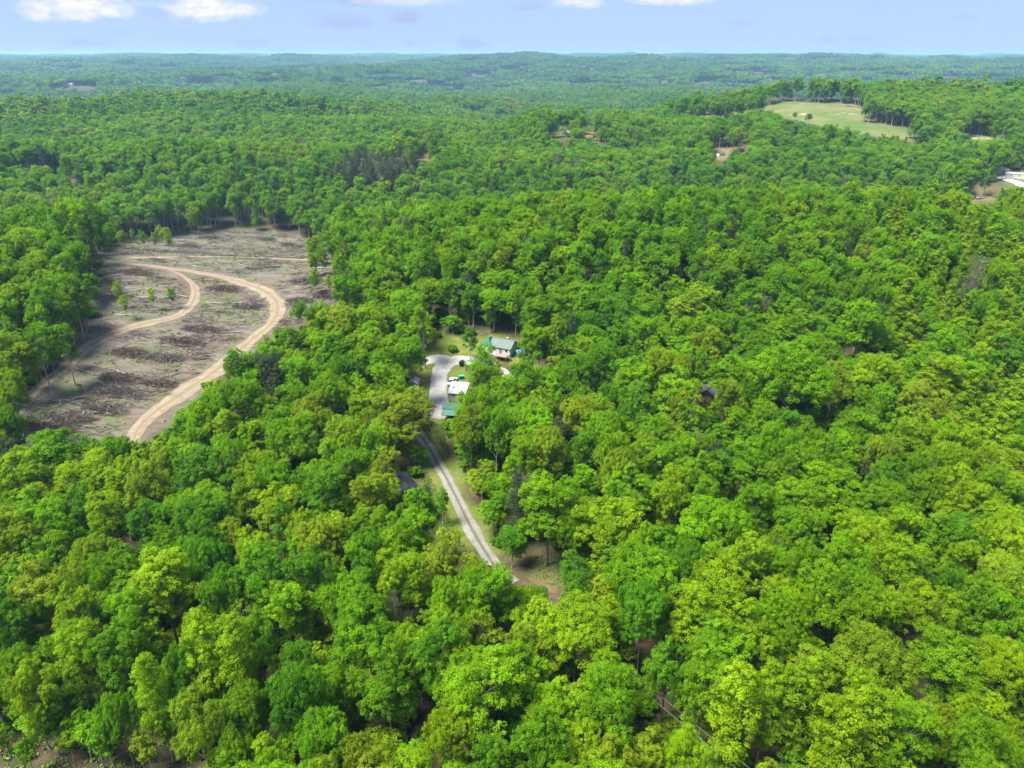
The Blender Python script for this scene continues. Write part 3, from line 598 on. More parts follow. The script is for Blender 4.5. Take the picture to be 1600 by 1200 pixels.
# the ones that show largest are trees of their own, per kind
alltrees = items + fill
def shown(i):
    p = np.array([i[0], i[1], i[2] + i[4] * .69]); px, py = i[7], i[8]
    return i[3] * FPX / zc(p) if (-40 < px < 1640 and py < 1260) else 0
near, far = [], []
cap = {'broadleaf_tree': 300, 'poplar_tree': 45, 'cone_shaped_tree': 60, 'young_tree': 110, 'pine_tree': 100, 'sparse_tree': 25}
byk = {}
for q, i in enumerate(alltrees): byk.setdefault(KIND[i[5]][0], []).append((-(shown(i) + (1000 if q < NH and KIND[i[5]][0] != 'broadleaf_tree' else 0)), q))
for kn, lst in byk.items():
    lst.sort()
    for n, (s, q) in enumerate(lst): (near if n < cap[kn] and s < 0 else far).append(alltrees[q])
print('near', len(near), 'far', len(far))
def region(px, py):
    if 515 < px < 650 and 225 < py < 300: return 'in the far dark stand'
    if py < 420 and px < 480 or py < 372 and px < 560: return 'at the clearing far edge'
    if py < 480 and 480 <= px < 548: return 'at the clearing right edge'
    if False: return 'at the clearing far edge'
    if px < 165 and py < 690: return 'left of the logged clearing'
    if px < 350 and py < 690: return 'inside the logged clearing'
    if py < 460: return 'on the knoll behind the house'
    if py < 690:
        if px < 672: return 'between clearing and yard'
        if px < 960: return 'right of the house and sheds'
        if px < 1200: return 'around the grey roof'
        return 'on the right slope'
    if py < 940:
        if px < 250: return 'below the logged clearing'
        if px < 450: return 'below the logging road end'
        if px < 720: return 'left of the straight driveway'
        if px < 1000: return 'right of the straight driveway'
        if px < 1200: return 'above the power lines'
        if px < 1400: return 'at middle right'
        return 'at the right edge'
    if px < 200: return 'by the bare lower-left bank'
    if px < 400: return 'right of the bare bank'
    if px < 620: return 'at bottom left of centre'
    if px < 850: return 'at the bottom centre'
    if px < 1080: return 'left of the power lines'
    if px < 1240: return 'right of the power lines'
    if px < 1420: return 'far right of the wires'
    return 'in the lower right corner'
ORD = ['leftmost', 'second from left', 'third from left', 'fourth from left', 'fifth from left', 'sixth from left', 'seventh from left', 'eighth from left', 'ninth from left', 'tenth from left']
NUM = ['', 'one', 'two', 'three', 'four', 'five', 'six', 'seven', 'eight', 'nine', 'ten', 'eleven', 'twelve', 'thirteen', 'fourteen', 'fifteen', 'sixteen', 'seventeen', 'eighteen', 'nineteen', 'twenty']
def label_all(objs):
    """objs: (object, px, py, noun phrase singular, plural, place, group)"""
    G = {}
    for o in objs: G.setdefault((o[3], o[5]), []).append(o)
    for (a, pl), lst in G.items():
        if len(lst) > 16:
            lst.sort(key=lambda o: -o[2]); m = math.ceil(len(lst) / (2 if len(lst) <= 32 else 3)); nm = ('nearer', 'farther') if len(lst) <= 32 else ('nearest', 'middle-distance', 'farthest')
            for k in range(len(nm)):
                if lst[k * m:(k + 1) * m]: label_all([(o[0], o[1], o[2], nm[k] + ' ' + o[3], nm[k] + ' ' + o[4], o[5], o[6]) for o in lst[k * m:(k + 1) * m]])
            continue
        lst.sort(key=lambda o: o[1]); n = len(lst)
        for i, o in enumerate(lst):
            if n == 1: o[0]['label'] = '%s %s' % (a, pl)
            else:
                j = n - 1 - i
                w = 'leftmost' if i == 0 else 'rightmost' if j == 0 else ORD[i] if i <= j and i < 10 else ORD[j].replace('left', 'right') if j < 10 else 'middle'
                o[0]['label'] = '%s of %s %s %s' % (w, NUM[n] if n <= 20 else 'many', o[4], pl)
            o[0]['group'] = o[6]
lab = []
def jit(c, a=.10):
    f = 1 + random.uniform(-a, a); return (c[0] * f * (1 + random.uniform(-a, a) * .8), c[1] * f, c[2] * f, 1)
def add_tree(t):
    x, y, z, rad, h, k, c, px, py = t; name, sh = KIND[k]; pr = PROTO[random.choice(VAR[k])]
    e = empty(name, (x, y, z - .1), random.uniform(0, 2 * pi)); e.scale = (rad / pr['r'], rad / pr['r'] * random.uniform(.84, 1.16), h / pr['h'])
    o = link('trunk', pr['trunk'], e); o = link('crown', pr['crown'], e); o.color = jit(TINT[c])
    e['category'] = 'tree'
    lab.append((e, px, py, '%s %s tree' % (CNAME[c], sh), '%s %s trees' % (CNAME[c], sh), region(px, py), {'broadleaf_tree': 'broadleaf trees of the forest', 'poplar_tree': 'narrow upright trees', 'cone_shaped_tree': 'cone-shaped trees on the slope', 'young_tree': 'thin young trees at the clearing', 'pine_tree': 'dark pines', 'sparse_tree': 'thin-leafed grey trees'}[name]))
for t in near: add_tree(t)
label_all(lab)

# ------------------------------------------------------------------ the rest of the forest: one instanced mass
PC = bpy.data.collections.new('forest_sources'); order = []
def src(name, V, A, tV=None, tF=None):
    nq = len(V)
    if tV is not None:
        VV = np.concatenate([V, tV]); FF = np.concatenate([quads(nq), tF + nq]); mi = np.r_[np.zeros(nq // 4), np.ones(len(tF))]; AA = np.r_[A, np.zeros(len(tV))]
    else: VV, FF, mi, AA = V, quads(nq), np.zeros(nq // 4), A
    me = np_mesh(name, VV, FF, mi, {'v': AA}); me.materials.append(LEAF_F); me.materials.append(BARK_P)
    o = bpy.data.objects.new(name, me); PC.objects.link(o); order.append(name); return name
SI = {}
for k in ('R0', 'R1', 'R2', 'R3', 'R4', 'R5', 'W0', 'W1', 'W2', 'T0', 'T1', 'T2', 'T3', 'N0', 'N1', 'N2', 'C0', 'C1', 'C2', 'P0', 'P1', 'S0', 'S1', 'G0', 'B0'): SI[k] = src('source_a_' + k, PROTO[k]['V'], PROTO[k]['A'], PROTO[k]['tV'], PROTO[k]['tF'])
LOWH = {}
for k, kind, tp, lp, lf in (('r0', 'round', 9, 10, .95), ('r1', 'round', 9, 10, .95), ('r2', 'spread', 9, 10, .95), ('t0', 'tall', 9, 10, .9), ('n0', 'narrow', 10, 9, .8), ('c0', 'cone', 12, 8, .75)):
    r = np.random.default_rng(hash(k) % 1000 if False else sum(map(ord, k)))
    V, A, lb, h, cz_ = crown_shape(kind, r, tp, lp, lf); tV, tF = trunk_np(r, h, cz_, lb, .3, False, 5)
    SI[k] = src('source_b_' + k, V, A, tV, tF); LOWH[k] = V[:, 2].max(), np.percentile(np.hypot(V[:, 0], V[:, 1]), 96)
CLV = [crown_shape(kd, np.random.default_rng(300 + i), 3.2, 5, 2.0)[:2] for i, kd in enumerate(('round', 'round', 'spread', 'tall'))]
for q in range(4):           # a patch of far woodland, 70 m across
    r = np.random.default_rng(400 + q); Vs, As = [], []
    for a in np.arange(-35, 35, 9.0):
        for b in np.arange(-35, 35, 9.0):
            V, A = CLV[r.integers(4)]; t = r.uniform(0, 2 * pi); s = r.uniform(.8, 1.3); hh = r.uniform(.75, 1.12)
            W_ = np.c_[(V[:, 0] * cos(t) - V[:, 1] * sin(t)) * s + a + r.uniform(-3, 3), (V[:, 0] * sin(t) + V[:, 1] * cos(t)) * s + b + r.uniform(-3, 3), V[:, 2] * hh - 1]
            Vs.append(W_); As.append(np.clip(A * .8 + r.uniform(-.45, .55), 0, 1))
    SI['k%d' % q] = src('source_c_%d' % q, np.concatenate(Vs), np.concatenate(As))
order.sort(); IDX = {k: order.index(v) for k, v in SI.items()}
pts, scl, rot, idx, tin = [], [], [], [], []
def put(x, y, z, sx, sz, a, k, c): pts.append((x, y, z)); scl.append((sx, sx, sz)); rot.append((0, 0, a)); idx.append(IDX[k]); tin.append((*c[:3], 1))
for x, y, z, rad, h, k, c, px, py in far + under:
    kk = random.choice(VAR[k]); pr = PROTO[kk]; put(x, y, z - .1, rad / pr['r'], h / pr['h'], random.uniform(0, 6.28), kk, jit(TINT[c]))
# 0.9 to 2.6 km: single low trees
def scatter(r0, r1, sp, seed):
    g = np.random.default_rng(seed); n = int(.5 * (r1**2 - r0**2) * radians(96) / (sp * sp))
    r = np.sqrt(g.uniform(r0**2, r1**2, n)); a = g.uniform(-radians(48), radians(48), n); return r * np.sin(a), r * np.cos(a), g
x, y, g = scatter(890, 2600, 11.0, 5); z = H(x, y); pp = proj(np.c_[x, y, z]); bad = np.zeros(len(x), bool)
for poly in [PASTURE, PAST2, PAST3] + SPOTS: bad |= inpoly(*pp, poly)
bad |= behind(x, y); p15 = proj(np.c_[x, y, z + 10])
dm = np.hypot(*P_MILL[:2]); bad |= (p15[0] > 82) & (p15[0] < 154) & (p15[1] > 116) & (p15[1] < 146) & (np.hypot(x, y) < dm + 25)
cn = fbm(x / 90, y / 90, 92, 3)
for n in np.nonzero(~bad)[0]:
    w = cn[n] + g.normal() * .35; c = 'd' if w < -.55 else 'm' if w < 0 else 'b' if w < .3 else 'y' if w < .75 else 'o'
    k = ('r0', 'r1', 'r2', 't0', 'r0', 'n0', 'c0')[g.integers(7)]
    put(x[n], y[n], z[n] - .3, g.uniform(1.25, 1.9), g.uniform(.95, 1.3), g.uniform(0, 6.28), k, jit(TINT[c], .16))
x, y, g = scatter(2560, 13500, 47, 6); z = H(x, y); cn = fbm(x / 500, y / 500, 93, 3)
for n in range(len(x)):
    w = cn[n] + g.normal() * .3; c = 'd' if w < -.45 else 'm' if w < .1 else 'b' if w < .5 else 'y'
    put(x[n], y[n], z[n], 1, 1, (0, pi / 2, pi, -pi / 2)[g.integers(4)] + g.uniform(-.3, .3), 'k%d' % g.integers(4), jit(TINT[c], .12))
me = bpy.data.meshes.new('forest'); me.vertices.add(len(pts)); me.vertices.foreach_set('co', np.array(pts, np.float32).ravel())
for an, ty, arr, f in (('scl', 'FLOAT_VECTOR', scl, 'vector'), ('rotv', 'FLOAT_VECTOR', rot, 'vector'), ('tint', 'FLOAT_COLOR', tin, 'color'), ('pick', 'INT', idx, 'value')):
    a = me.attributes.new(an, ty, 'POINT'); a.data.foreach_set(f, np.array(arr, np.int32 if ty == 'INT' else np.float32).ravel())
fo = link('forest', me); tag(fo, 'green broadleaf forest covering the hills out to the horizon', 'forest', kind='stuff')
ng = bpy.data.node_groups.new('forest_nodes', 'GeometryNodeTree')
ng.interface.new_socket('Geometry', in_out='INPUT', socket_type='NodeSocketGeometry'); ng.interface.new_socket('Geometry', in_out='OUTPUT', socket_type='NodeSocketGeometry')
gi, go = ng.nodes.new('NodeGroupInput'), ng.nodes.new('NodeGroupOutput')
ci = ng.nodes.new('GeometryNodeCollectionInfo'); ci.inputs['Collection'].default_value = PC; ci.inputs['Separate Children'].default_value = True; ci.inputs['Reset Children'].default_value = True
def nattr(nm, ty): n = ng.nodes.new('GeometryNodeInputNamedAttribute'); n.data_type = ty; n.inputs['Name'].default_value = nm; return n.outputs['Attribute']
iop = ng.nodes.new('GeometryNodeInstanceOnPoints'); iop.inputs['Pick Instance'].default_value = True
er = ng.nodes.new('FunctionNodeEulerToRotation')
ng.links.new(nattr('rotv', 'FLOAT_VECTOR'), er.inputs[0]); ng.links.new(er.outputs[0], iop.inputs['Rotation'])
ng.links.new(gi.outputs[0], iop.inputs['Points']); ng.links.new(ci.outputs[0], iop.inputs['Instance'])
ng.links.new(nattr('pick', 'INT'), iop.inputs['Instance Index']); ng.links.new(nattr('scl', 'FLOAT_VECTOR'), iop.inputs['Scale']); ng.links.new(iop.outputs[0], go.inputs[0])
fo.modifiers.new('forest', 'NODES').node_group = ng
print('forest points', len(pts))

# ------------------------------------------------------------------ buildings
WHITE = plain('white_siding', (.56, .54, .51), .6, .12, 2.5); CREAM = plain('cream_siding', (.45, .40, .34), .7, .15, 2.5)
TEAL = plain('teal_metal', (.003, .12, .10), .75, .2, 1.2); GREYR = plain('grey_green_metal', (.135, .18, .16), .7, .25, 1.0); GREENR = plain('green_metal', (.036, .10, .072), .7, .3, 1.2)
WHITER = plain('white_metal_roof', (.36, .36, .36), .7, .10, .8); DARKR = plain('dark_roof', (.045, .05, .065), .6, .35, 1.5); SHING = plain('grey_shingle', (.09, .09, .10), .9, .3, 2.0)
WOOD = plain('brown_boards', (.17, .10, .06), .85, .4, 2.0); DECK = plain('reddish_deck', (.22, .155, .125), .8, .3, 2.0); BEIGE = plain('beige_deck', (.45, .37, .28), .8, .25, 2.0)
GLASS = plain('window_glass', (.03, .04, .05), .1, .2, 1.0, spec=.6); TRIM = plain('white_trim', (.7, .7, .68), .5, .1, 2); BLUE = plain('blue_cloth', (.06, .24, .42), .6, .2, 2); BLUEW = plain('blue_grey_wall', (.16, .25, .33), .7, .2, 2)
RED = plain('rusty_red_metal', (.24, .07, .045), .6, .35, .8); METAL = plain('galvanised', (.5, .51, .52), .4, .2, 3, metal=.6); POLE = plain('pole_wood', (.21, .16, .12), .9, .35, 2); BLACK = plain('black_rubber', (.02, .02, .02), .8, .2, 4); CONC = plain('pale_concrete', (.50, .48, .45), .9, .2, 1)
def window(par, x, y, z, w, h, side):
    """side: '-y','+y','-x','+x' the wall it sits in"""
    f = MB(); p = MB(); t = .06
    if side in ('-y', '+y'):
        s = -1 if side == '-y' else 1
        for dx in (-w / 2, w / 2): f.box(x + dx, y + s * .03, z, t * 2, .08, h + .12)
        for dz in (-h / 2, h / 2): f.box(x, y + s * .028, z + dz, w - .12, .075, t * 2)
        p.box(x, y + s * .012, z, w - .1, .04, h - .1)
    else:
        s = -1 if side == '-x' else 1
        for dy in (-w / 2, w / 2): f.box(x + s * .03, y + dy, z, .08, t * 2, h + .12)
        for dz in (-h / 2, h / 2): f.box(x + s * .028, y, z + dz, .075, w - .12, t * 2)
        p.box(x + s * .012, y, z, .04, w - .1, h - .1)
    o = f.build('window', TRIM, par); p.build('pane', GLASS, o)
def door(par, x, y, z, w, h, side, mat):
    b = MB(); k = MB()
    if side in ('-y', '+y'):
        s = -1 if side == '-y' else 1; b.box(x, y + s * .03, z + h / 2, w, .09, h); k.box(x + w * .38, y + s * .10, z + h * .48, .07, .06, .16)
    else:
        s = -1 if side == '-x' else 1; b.box(x + s * .03, y, z + h / 2, .09, w, h); k.box(x + s * .10, y + w * .38, z + h * .48, .06, .07, .16)
    o = b.build('door', mat, par); k.build('handle', METAL, o)
def gable(par, L_, D, h, rise, wall, roof, ov=.4, x0=0, y0=0, base=0.0, seams=0):
    """ridge along x"""
    w = MB(); w.v = []; 
    w.prism([(0, 0)], 0, 0) if False else None
    pts = [(-D / 2, base - 1.0), (D / 2, base - 1.0), (D / 2, base + h), (0, base + h + rise), (-D / 2, base + h)]
    V = [(x0 - L_ / 2, y0 + a, b) for a, b in pts] + [(x0 + L_ / 2, y0 + a, b) for a, b in pts]
    w.add(V, [(0, 1, 2, 3, 4), (9, 8, 7, 6, 5)] + [((i + 1) % 5, i, 5 + i, 5 + (i + 1) % 5) for i in range(5)])
    w.build('wall', wall, par)
    r = MB(); sl = rise / (D / 2); e = D / 2 + ov; xa, xb = x0 - L_ / 2 - ov, x0 + L_ / 2 + ov; zt = base + h + rise + .06
    for s in (-1, 1):
        q = [(xa, y0, zt), (xb, y0, zt), (xb, y0 + s * e, zt - sl * e), (xa, y0 + s * e, zt - sl * e)]
        r.slab(q if s < 0 else q[::-1], -.12)
        for k in range(seams):
            xx = xa + (k + .5) * (xb - xa) / seams
            r.slab([(xx - .03, y0 + s * .05, zt + .16 - sl * .05), (xx + .03, y0 + s * .05, zt + .16 - sl * .05), (xx + .03, y0 + s * e, zt + .16 - sl * e), (xx - .03, y0 + s * e, zt + .16 - sl * e)], .05)
    r.box(x0, y0, zt + .13, L_ + 2 * ov, .28, .08)
    return r.build('roof', roof, par)
def place(name, px, py, rz, label, cat, group=None, dz=0.0):
    p = at(px, py); return tag(empty(name, (p[0], p[1], p[2] + dz), rz), label, cat, group)

# the house with the teal hip
hs = place('house', 781, 550, radians(-24), 'white house with grey-green metal roof and a teal hipped wing, behind the gravel yard', 'house'); hs.scale = (.72,) * 3
rf = gable(hs, 8.6, 7.2, 2.7, 2.0, WHITE, GREYR, .45, 1.2, 1.2, .5, 12)
ch = MB().box(2.4, 2.2, 4.9, .6, .6, 1.5); ch.box(2.4, 2.2, 5.7, .75, .75, .12); ch.build('chimney', CREAM, rf)
w = MB().box(-4.6, .6, 1.1, 4.0, 6.2, 4.2); w.build('wall', WHITE, hs)
e = [(-6.95, -2.85, 3.25), (-2.35, -2.85, 3.25), (-2.35, 4.05, 3.25), (-6.95, 4.05, 3.25)]; a, b = (-4.65, -.6, 5.3), (-4.65, 1.8, 5.3)
tr = MB().add(e + [a, b], [(0, 1, 4), (1, 2, 5, 4), (2, 3, 5), (3, 0, 4, 5), (3, 2, 1, 0)]); tr.box(-4.65, .6, 5.32, .25, 2.5, .08); tag(tr.build('roof', TEAL, hs), 'teal hipped roof')
for x in (-5.6, -3.7): window(hs, x, -2.5, 1.9, .9, 1.2, '-y')
for x in (-1.2, 3.9): window(hs, x, -2.4, 1.9, 1.1, 1.2, '-y')
door(hs, 1.4, -2.4, .5, 1.0, 2.1, '-y', DECK); window(hs, -6.6, .8, 1.9, 1.0, 1.2, '-x')
def deck(name, par, cx, cy, sx, sy, z, mat):
    d = MB(); n = int(sx / .16)
    for i in range(n): d.box(cx - sx / 2 + (i + .5) * sx / n, cy, z, sx / n - .02, sy, .06)
    for dx in (-1, 1):
        for dy in (-1, 1): d.box(cx + dx * (sx / 2 - .1), cy + dy * (sy / 2 - .1), z / 2 - .55, .14, .14, z + 1.0)
    o = d.build(name, mat, par); r = MB()
    for dx in np.linspace(-sx / 2 + .06, sx / 2 - .06, 6): r.box(cx + dx, cy - sy / 2 + .06, z + .52, .08, .08, .98)
    for dy in np.linspace(-sy / 2 + .2, sy / 2, 4): 
        for q in (-1, 1): r.box(cx + q * (sx / 2 - .06), cy + dy, z + .52, .08, .08, .98)
    for zz in (.55, 1.05): r.box(cx, cy - sy / 2 + .06, z + zz, sx, .06, .08)
    r.build('railing', TRIM, o)
deck('porch', hs, 2.6, -4.1, 5.4, 3.2, .5, DECK); deck('side_deck', hs, -8.6, 1.2, 3.6, 3.0, .45, BEIGE)
st = MB(); 
for i in range(3): st.box(5.7 + i * .28, -4.1, .36 - i * .16, .3, 1.2, .16)
st.build('steps', DECK, hs)

# white roofed garage, nearly flat roof falling towards the camera
gr = place('garage', 717, 618, radians(-8), 'white flat-roofed garage beside the gravel parking pad', 'garage'); gr.scale = (.76,) * 3
w = MB().add([(-2.9, -3.3, -.6), (2.9, -3.3, -.6), (2.9, 3.3, -.6), (-2.9, 3.3, -.6), (-2.9, -3.3, 2.35), (2.9, -3.3, 2.35), (2.9, 3.3, 3.3), (-2.9, 3.3, 3.3)], [(3, 2, 1, 0), (4, 5, 6, 7), (0, 1, 5, 4), (1, 2, 6, 5), (2, 3, 7, 6), (3, 0, 4, 7)]); w.build('wall', CREAM, gr)
r = MB().slab([(-3.2, -3.7, 2.36), (3.2, -3.7, 2.36), (3.2, 3.7, 3.42), (-3.2, 3.7, 3.42)], -.12)
for i in range(9): r.slab([(-3.0 + i * .75 - .03, -3.7, 2.53), (-3.0 + i * .75 + .03, -3.7, 2.53), (-3.0 + i * .75 + .03, 3.7, 3.59), (-3.0 + i * .75 - .03, 3.7, 3.59)], .05)
rf = r.build('roof', WHITER, gr); v = MB().tube([(-1.7, -.4, 2.8), (-1.7, -.4, 3.5)], .14, 10); v.tube([(-1.7, -.4, 3.5), (-1.7, -.4, 3.58)], [.24, .02], 10); v.build('vent_pipe', DARKR, rf)
d = MB()
for i in range(4): d.box(-2.93, -.9, .33 + i * .53, .06, 2.6, .5)
d.build('garage_door', TRIM, gr); door(gr, .9, -3.3, 0, .9, 2.0, '-y', WOOD); window(gr, -1.3, -3.3, 1.4, .9, .8, '-y')

# two-tier green shed
sh = place('open_shed', 704, 653, radians(-6), 'open-fronted pole shed with two tiers of green metal roof', 'shed'); sh.scale = (.82,) * 3
w = MB().box(0, 2.2, 1.1, 4.6, .1, 3.2); w.box(2.25, .5, 1.1, .1, 3.3, 3.2); w.box(0, .6, 2.2, 4.4, .08, .9); w.build('wall', WOOD, sh)
for x in (-2.2, 0, 2.2): MB().box(x, -1.9, .7, .16, .16, 2.5).build('post', POLE, sh)
for x in (-2.25,): MB().box(x, .55, 1.3, .16, .16, 3.6).build('post', POLE, sh)
for q, nm in (([(-2.7, .3, 2.75), (2.6, .3, 2.75), (2.6, 2.7, 3.7), (-2.7, 2.7, 3.7)], 'upper roof tier'), ([(-2.45, -2.3, 1.95), (2.5, -2.3, 1.95), (2.5, .45, 2.6), (-2.45, .45, 2.6)], 'lower lighter roof tier')):
    r = MB().slab(q, -.08); q = np.array(q)
    for i in range(9):
        f = (i + .5) / 9; p0 = q[0] * (1 - f) + q[1] * f; p1 = q[3] * (1 - f) + q[2] * f
        r.tube([p0 + [0, 0, .10], p1 + [0, 0, .10]], .035, 4)
    tag(r.build('roof', GREENR if 'upper' in nm else plain('pale_green_metal', (.07, .15, .115), .5, .25, 1.2), sh), nm)
# little shed under the trees at the left of the yard
ls = place('garden_shed', 648, 604, radians(80), 'little blue-grey shed with pale roof under the trees left of the gravel drive', 'shed'); ls.scale = (.8,) * 3
gable(ls, 3.6, 2.6, 2.1, .7, BLUEW, WHITER, .25); door(ls, -.3, -1.3, 0, .9, 1.9, '-y', TRIM); window(ls, 1.1, -1.3, 1.3, .6, .6, '-y')
# dark cabin and grey roof among trees
cb = place('cabin', 628, 771, radians(-60), 'dark-roofed cabin half hidden by trees left of the straight driveway', 'cabin')
gable(cb, 7.0, 5.0, 2.3, 1.3, WOOD, DARKR, .5, seams=9); door(cb, .6, -2.5, 0, .9, 2.0, '-y', DECK); window(cb, -1.6, -2.5, 1.4, .9, 1.0, '-y'); window(cb, 3.5, 0, 1.4, .9, 1.0, '+x')
gh = place('house', 1108, 624, radians(62), 'grey shingled house roof showing in a gap of the forest', 'house')
rf = gable(gh, 8.0, 6.6, 2.5, 1.9, CREAM, SHING, .5); MB().box(-2, 1.2, 4.3, .5, .5, 1.2).build('chimney', CREAM, rf); window(gh, -1.8, -3.3, 1.5, 1.0, 1.1, '-y'); window(gh, 1.8, 3.3, 1.5, 1.0, 1.1, '+y'); door(gh, .2, -3.3, 0, .9, 2.0, '-y', WOOD)

# canopy tent, teal box, car behind the garage
ct = place('canopy_tent', 816, 560, .3, 'blue-topped canopy tent on the grass right of the house', 'canopy tent')
r = MB(); c4 = [(-1.5, -1.5, 2.1), (1.5, -1.5, 2.1), (1.5, 1.5, 2.1), (-1.5, 1.5, 2.1)]; r.add(c4 + [(0, 0, 3.0)] + [(x, y, z - .25) for x, y, z in c4], [(0, 1, 4), (1, 2, 4), (2, 3, 4), (3, 0, 4), (5, 6, 1, 0), (6, 7, 2, 1), (7, 8, 3, 2), (8, 5, 0, 3)]); r.build('canopy', BLUE, ct)
for x in (-1.42, 1.42):
    for y in (-1.42, 1.42): MB().tube([(x, y, -.2), (x, y, 2.1)], .035, 6).build('leg', METAL, ct)
bx = place('storage_box', 721, 592, .2, 'small teal storage box on the lawn above the white garage', 'storage box')
MB().box(0, 0, .4, 1.3, .75, .9).build('box_body', TEAL, bx); b = MB().box(0, 0, .92, 1.4, .85, .1); b.box(0, -.02, .99, 1.2, .6, .05); b.build('lid', plain('teal_lid', (.04, .38, .36), .5, .1, 3), bx)
def car(name, px, py, rz, paint, label, group=None, lift=.05):
    c = place(name, px, py, rz, label, 'car', group, lift)
    prof = [(-2.15, .35), (2.15, .35), (2.2, .62), (2.05, .86), (1.05, .98), (-1.75, 1.0), (-2.18, .85)]
    cab = [(1.05, .97), (.45, 1.44), (-.95, 1.47), (-1.75, .99)]
    def ext(poly, hw, tap=.0):
        m = MB(); k = len(poly); V = [(x, -hw + (tap if z > 1.2 else 0), z) for x, z in poly] + [(x, hw - (tap if z > 1.2 else 0), z) for x, z in poly]
        return m.add(V, [tuple(range(k)), tuple(range(2 * k - 1, k - 1, -1))] + [((i + 1) % k, i, k + i, k + (i + 1) % k) for i in range(k)])
    b = ext(prof, .88); b.build('body', paint, c); ext(cab, .80, .16).build('cabin_glass', GLASS, c)
    MB().box(-.25, 0, 1.475, 1.45, 1.26, .04).build('roof_panel', paint, c)
    for x in (-1.3, 1.35):
        for y in (-.82, .82):
            w_ = MB().tube([(x, y - .1, .33), (x, y + .1, .33)], .33, 14); w_.build('wheel', BLACK, c)
    return c
PAINT_S = plain('silver_paint', (.55, .55, .54), .3, .08, 3, spec=.5); PAINT_W = plain('white_paint', (.74, .74, .73), .3, .06, 3, spec=.5); PAINT_B = plain('blue_paint', (.08, .14, .25), .3, .1, 3, spec=.5)
car('parked_car', 707, 599, radians(75), PAINT_S, 'pale grey car parked at the far corner of the white garage')

# far buildings
fb = place('barn', 921, 218, radians(-12), 'barn with rust-red metal roof among far trees', 'barn'); fb.scale = (.72,) * 3
gable(fb, 10, 8, 3.2, 2.4, WOOD, RED, .5, seams=10); door(fb, 0, -4, 0, 2.6, 2.7, '-y', WOOD); window(fb, -3.3, -4, 1.8, 1.0, 1.0, '-y')
ff = place('house', 885, 212, radians(58), 'small white farmhouse left of the red-roofed barn', 'house'); ff.scale = (.75,) * 3
gable(ff, 9, 7, 3.2, 2.6, WHITE, plain('pale_grey_roof', (.42, .43, .45), .6, .15, 1), .4); window(ff, -2.4, -3.5, 1.7, 1.0, 1.2, '-y'); window(ff, 2.4, -3.5, 1.7, 1.0, 1.2, '-y'); window(ff, -4.5, 0, 1.7, 1.0, 1.2, '-x'); door(ff, 0, -3.5, 0, 1.0, 2.1, '-y', WOOD)
fh = place('house', 1126, 243, radians(20), 'low white house in a far gap left of the pasture edge trees', 'house'); fh.scale = (.7,) * 3
gable(fh, 8, 6, 2.5, 1.4, WHITE, SHING, .4); window(fh, -2, -3, 1.5, 1, 1, '-y'); door(fh, .5, -3, 0, .9, 2, '-y', WOOD)
fi_ = place('house', 1158, 236, radians(-10), 'tan house with pale roof in the trees below the pasture', 'house'); fi_.scale = (.7,) * 3
gable(fi_, 9, 6.5, 2.5, 1.6, CREAM, plain('pale_tan_roof', (.50, .46, .40), .7, .15, 1), .4); window(fi_, -2.5, -3.25, 1.5, 1, 1, '-y'); door(fi_, .8, -3.25, 0, .9, 2, '-y', WOOD)
ml = []
for (px, py, L_, D, lb) in ((107, 133, 34, 15, 'longest white shed of the far sawmill yard at upper left'), (130, 130, 20, 12, 'middle white shed of the far sawmill yard at upper left'), (141, 125, 9, 8, 'smallest white shed at the right end of the far yard')):
    o = place('metal_shed', px, py, radians(4), lb.replace('sawmill', 'bare'), 'shed', 'white sheds of the far yard'); o.scale = (.85,) * 3
    gable(o, L_, D, 5.0, 2.0, WHITE, WHITER, .3, seams=12); door(o, -L_ * .2, -D / 2, 0, 4, 4, '-y', SHING); door(o, L_ * .2, -D / 2, 0, 4, 4, '-y', SHING)
for px, py, L_, rz, lb in ((1597, 279, 20, -28, 'long white trailer home by the concrete road at right edge'), (1564, 272, 8, -25, 'short white trailer across the road from the long one')):
    o = place('trailer_home', px, py, radians(rz), lb, 'trailer home'); gable(o, L_, 4.4, 2.6, .6, WHITE, WHITER, .2, base=.5)
    for x in np.linspace(-L_ * .35, L_ * .35, 4 if L_ > 10 else 2): window(o, x, -2.2, 2.0, .9, .9, '-y')
    door(o, L_ * .1, -2.2, .5, .9, 2, '-y', WOOD)
ROADS['far_road'] = ([(1562, 277), (1575, 281), (1590, 286), (1606, 293), (1640, 306)], [7, 7, 7, 7]); RL['far_road'] = road_line(ROADS['far_road'][0]); ribbon('concrete_road', 'far_road', road_mat('pale_road', (.42, .41, .39), (.5, .49, .47)), .12)
for n, (px, py, rz, pt, lb) in enumerate(((1515, 311, 20, PAINT_W, 'white car at left of the far scrap yard'), (1522, 308, -30, PAINT_B, 'dark blue car in the far scrap yard behind white one'), (1531, 310, 10, PAINT_S, 'silver car at right of the far scrap yard'), (1562, 307, 60, PAINT_W, 'white car alone near far right roadside clearing'))):
    car('parked_car', px, py, radians(rz), pt, lb, 'old cars in the far yard')

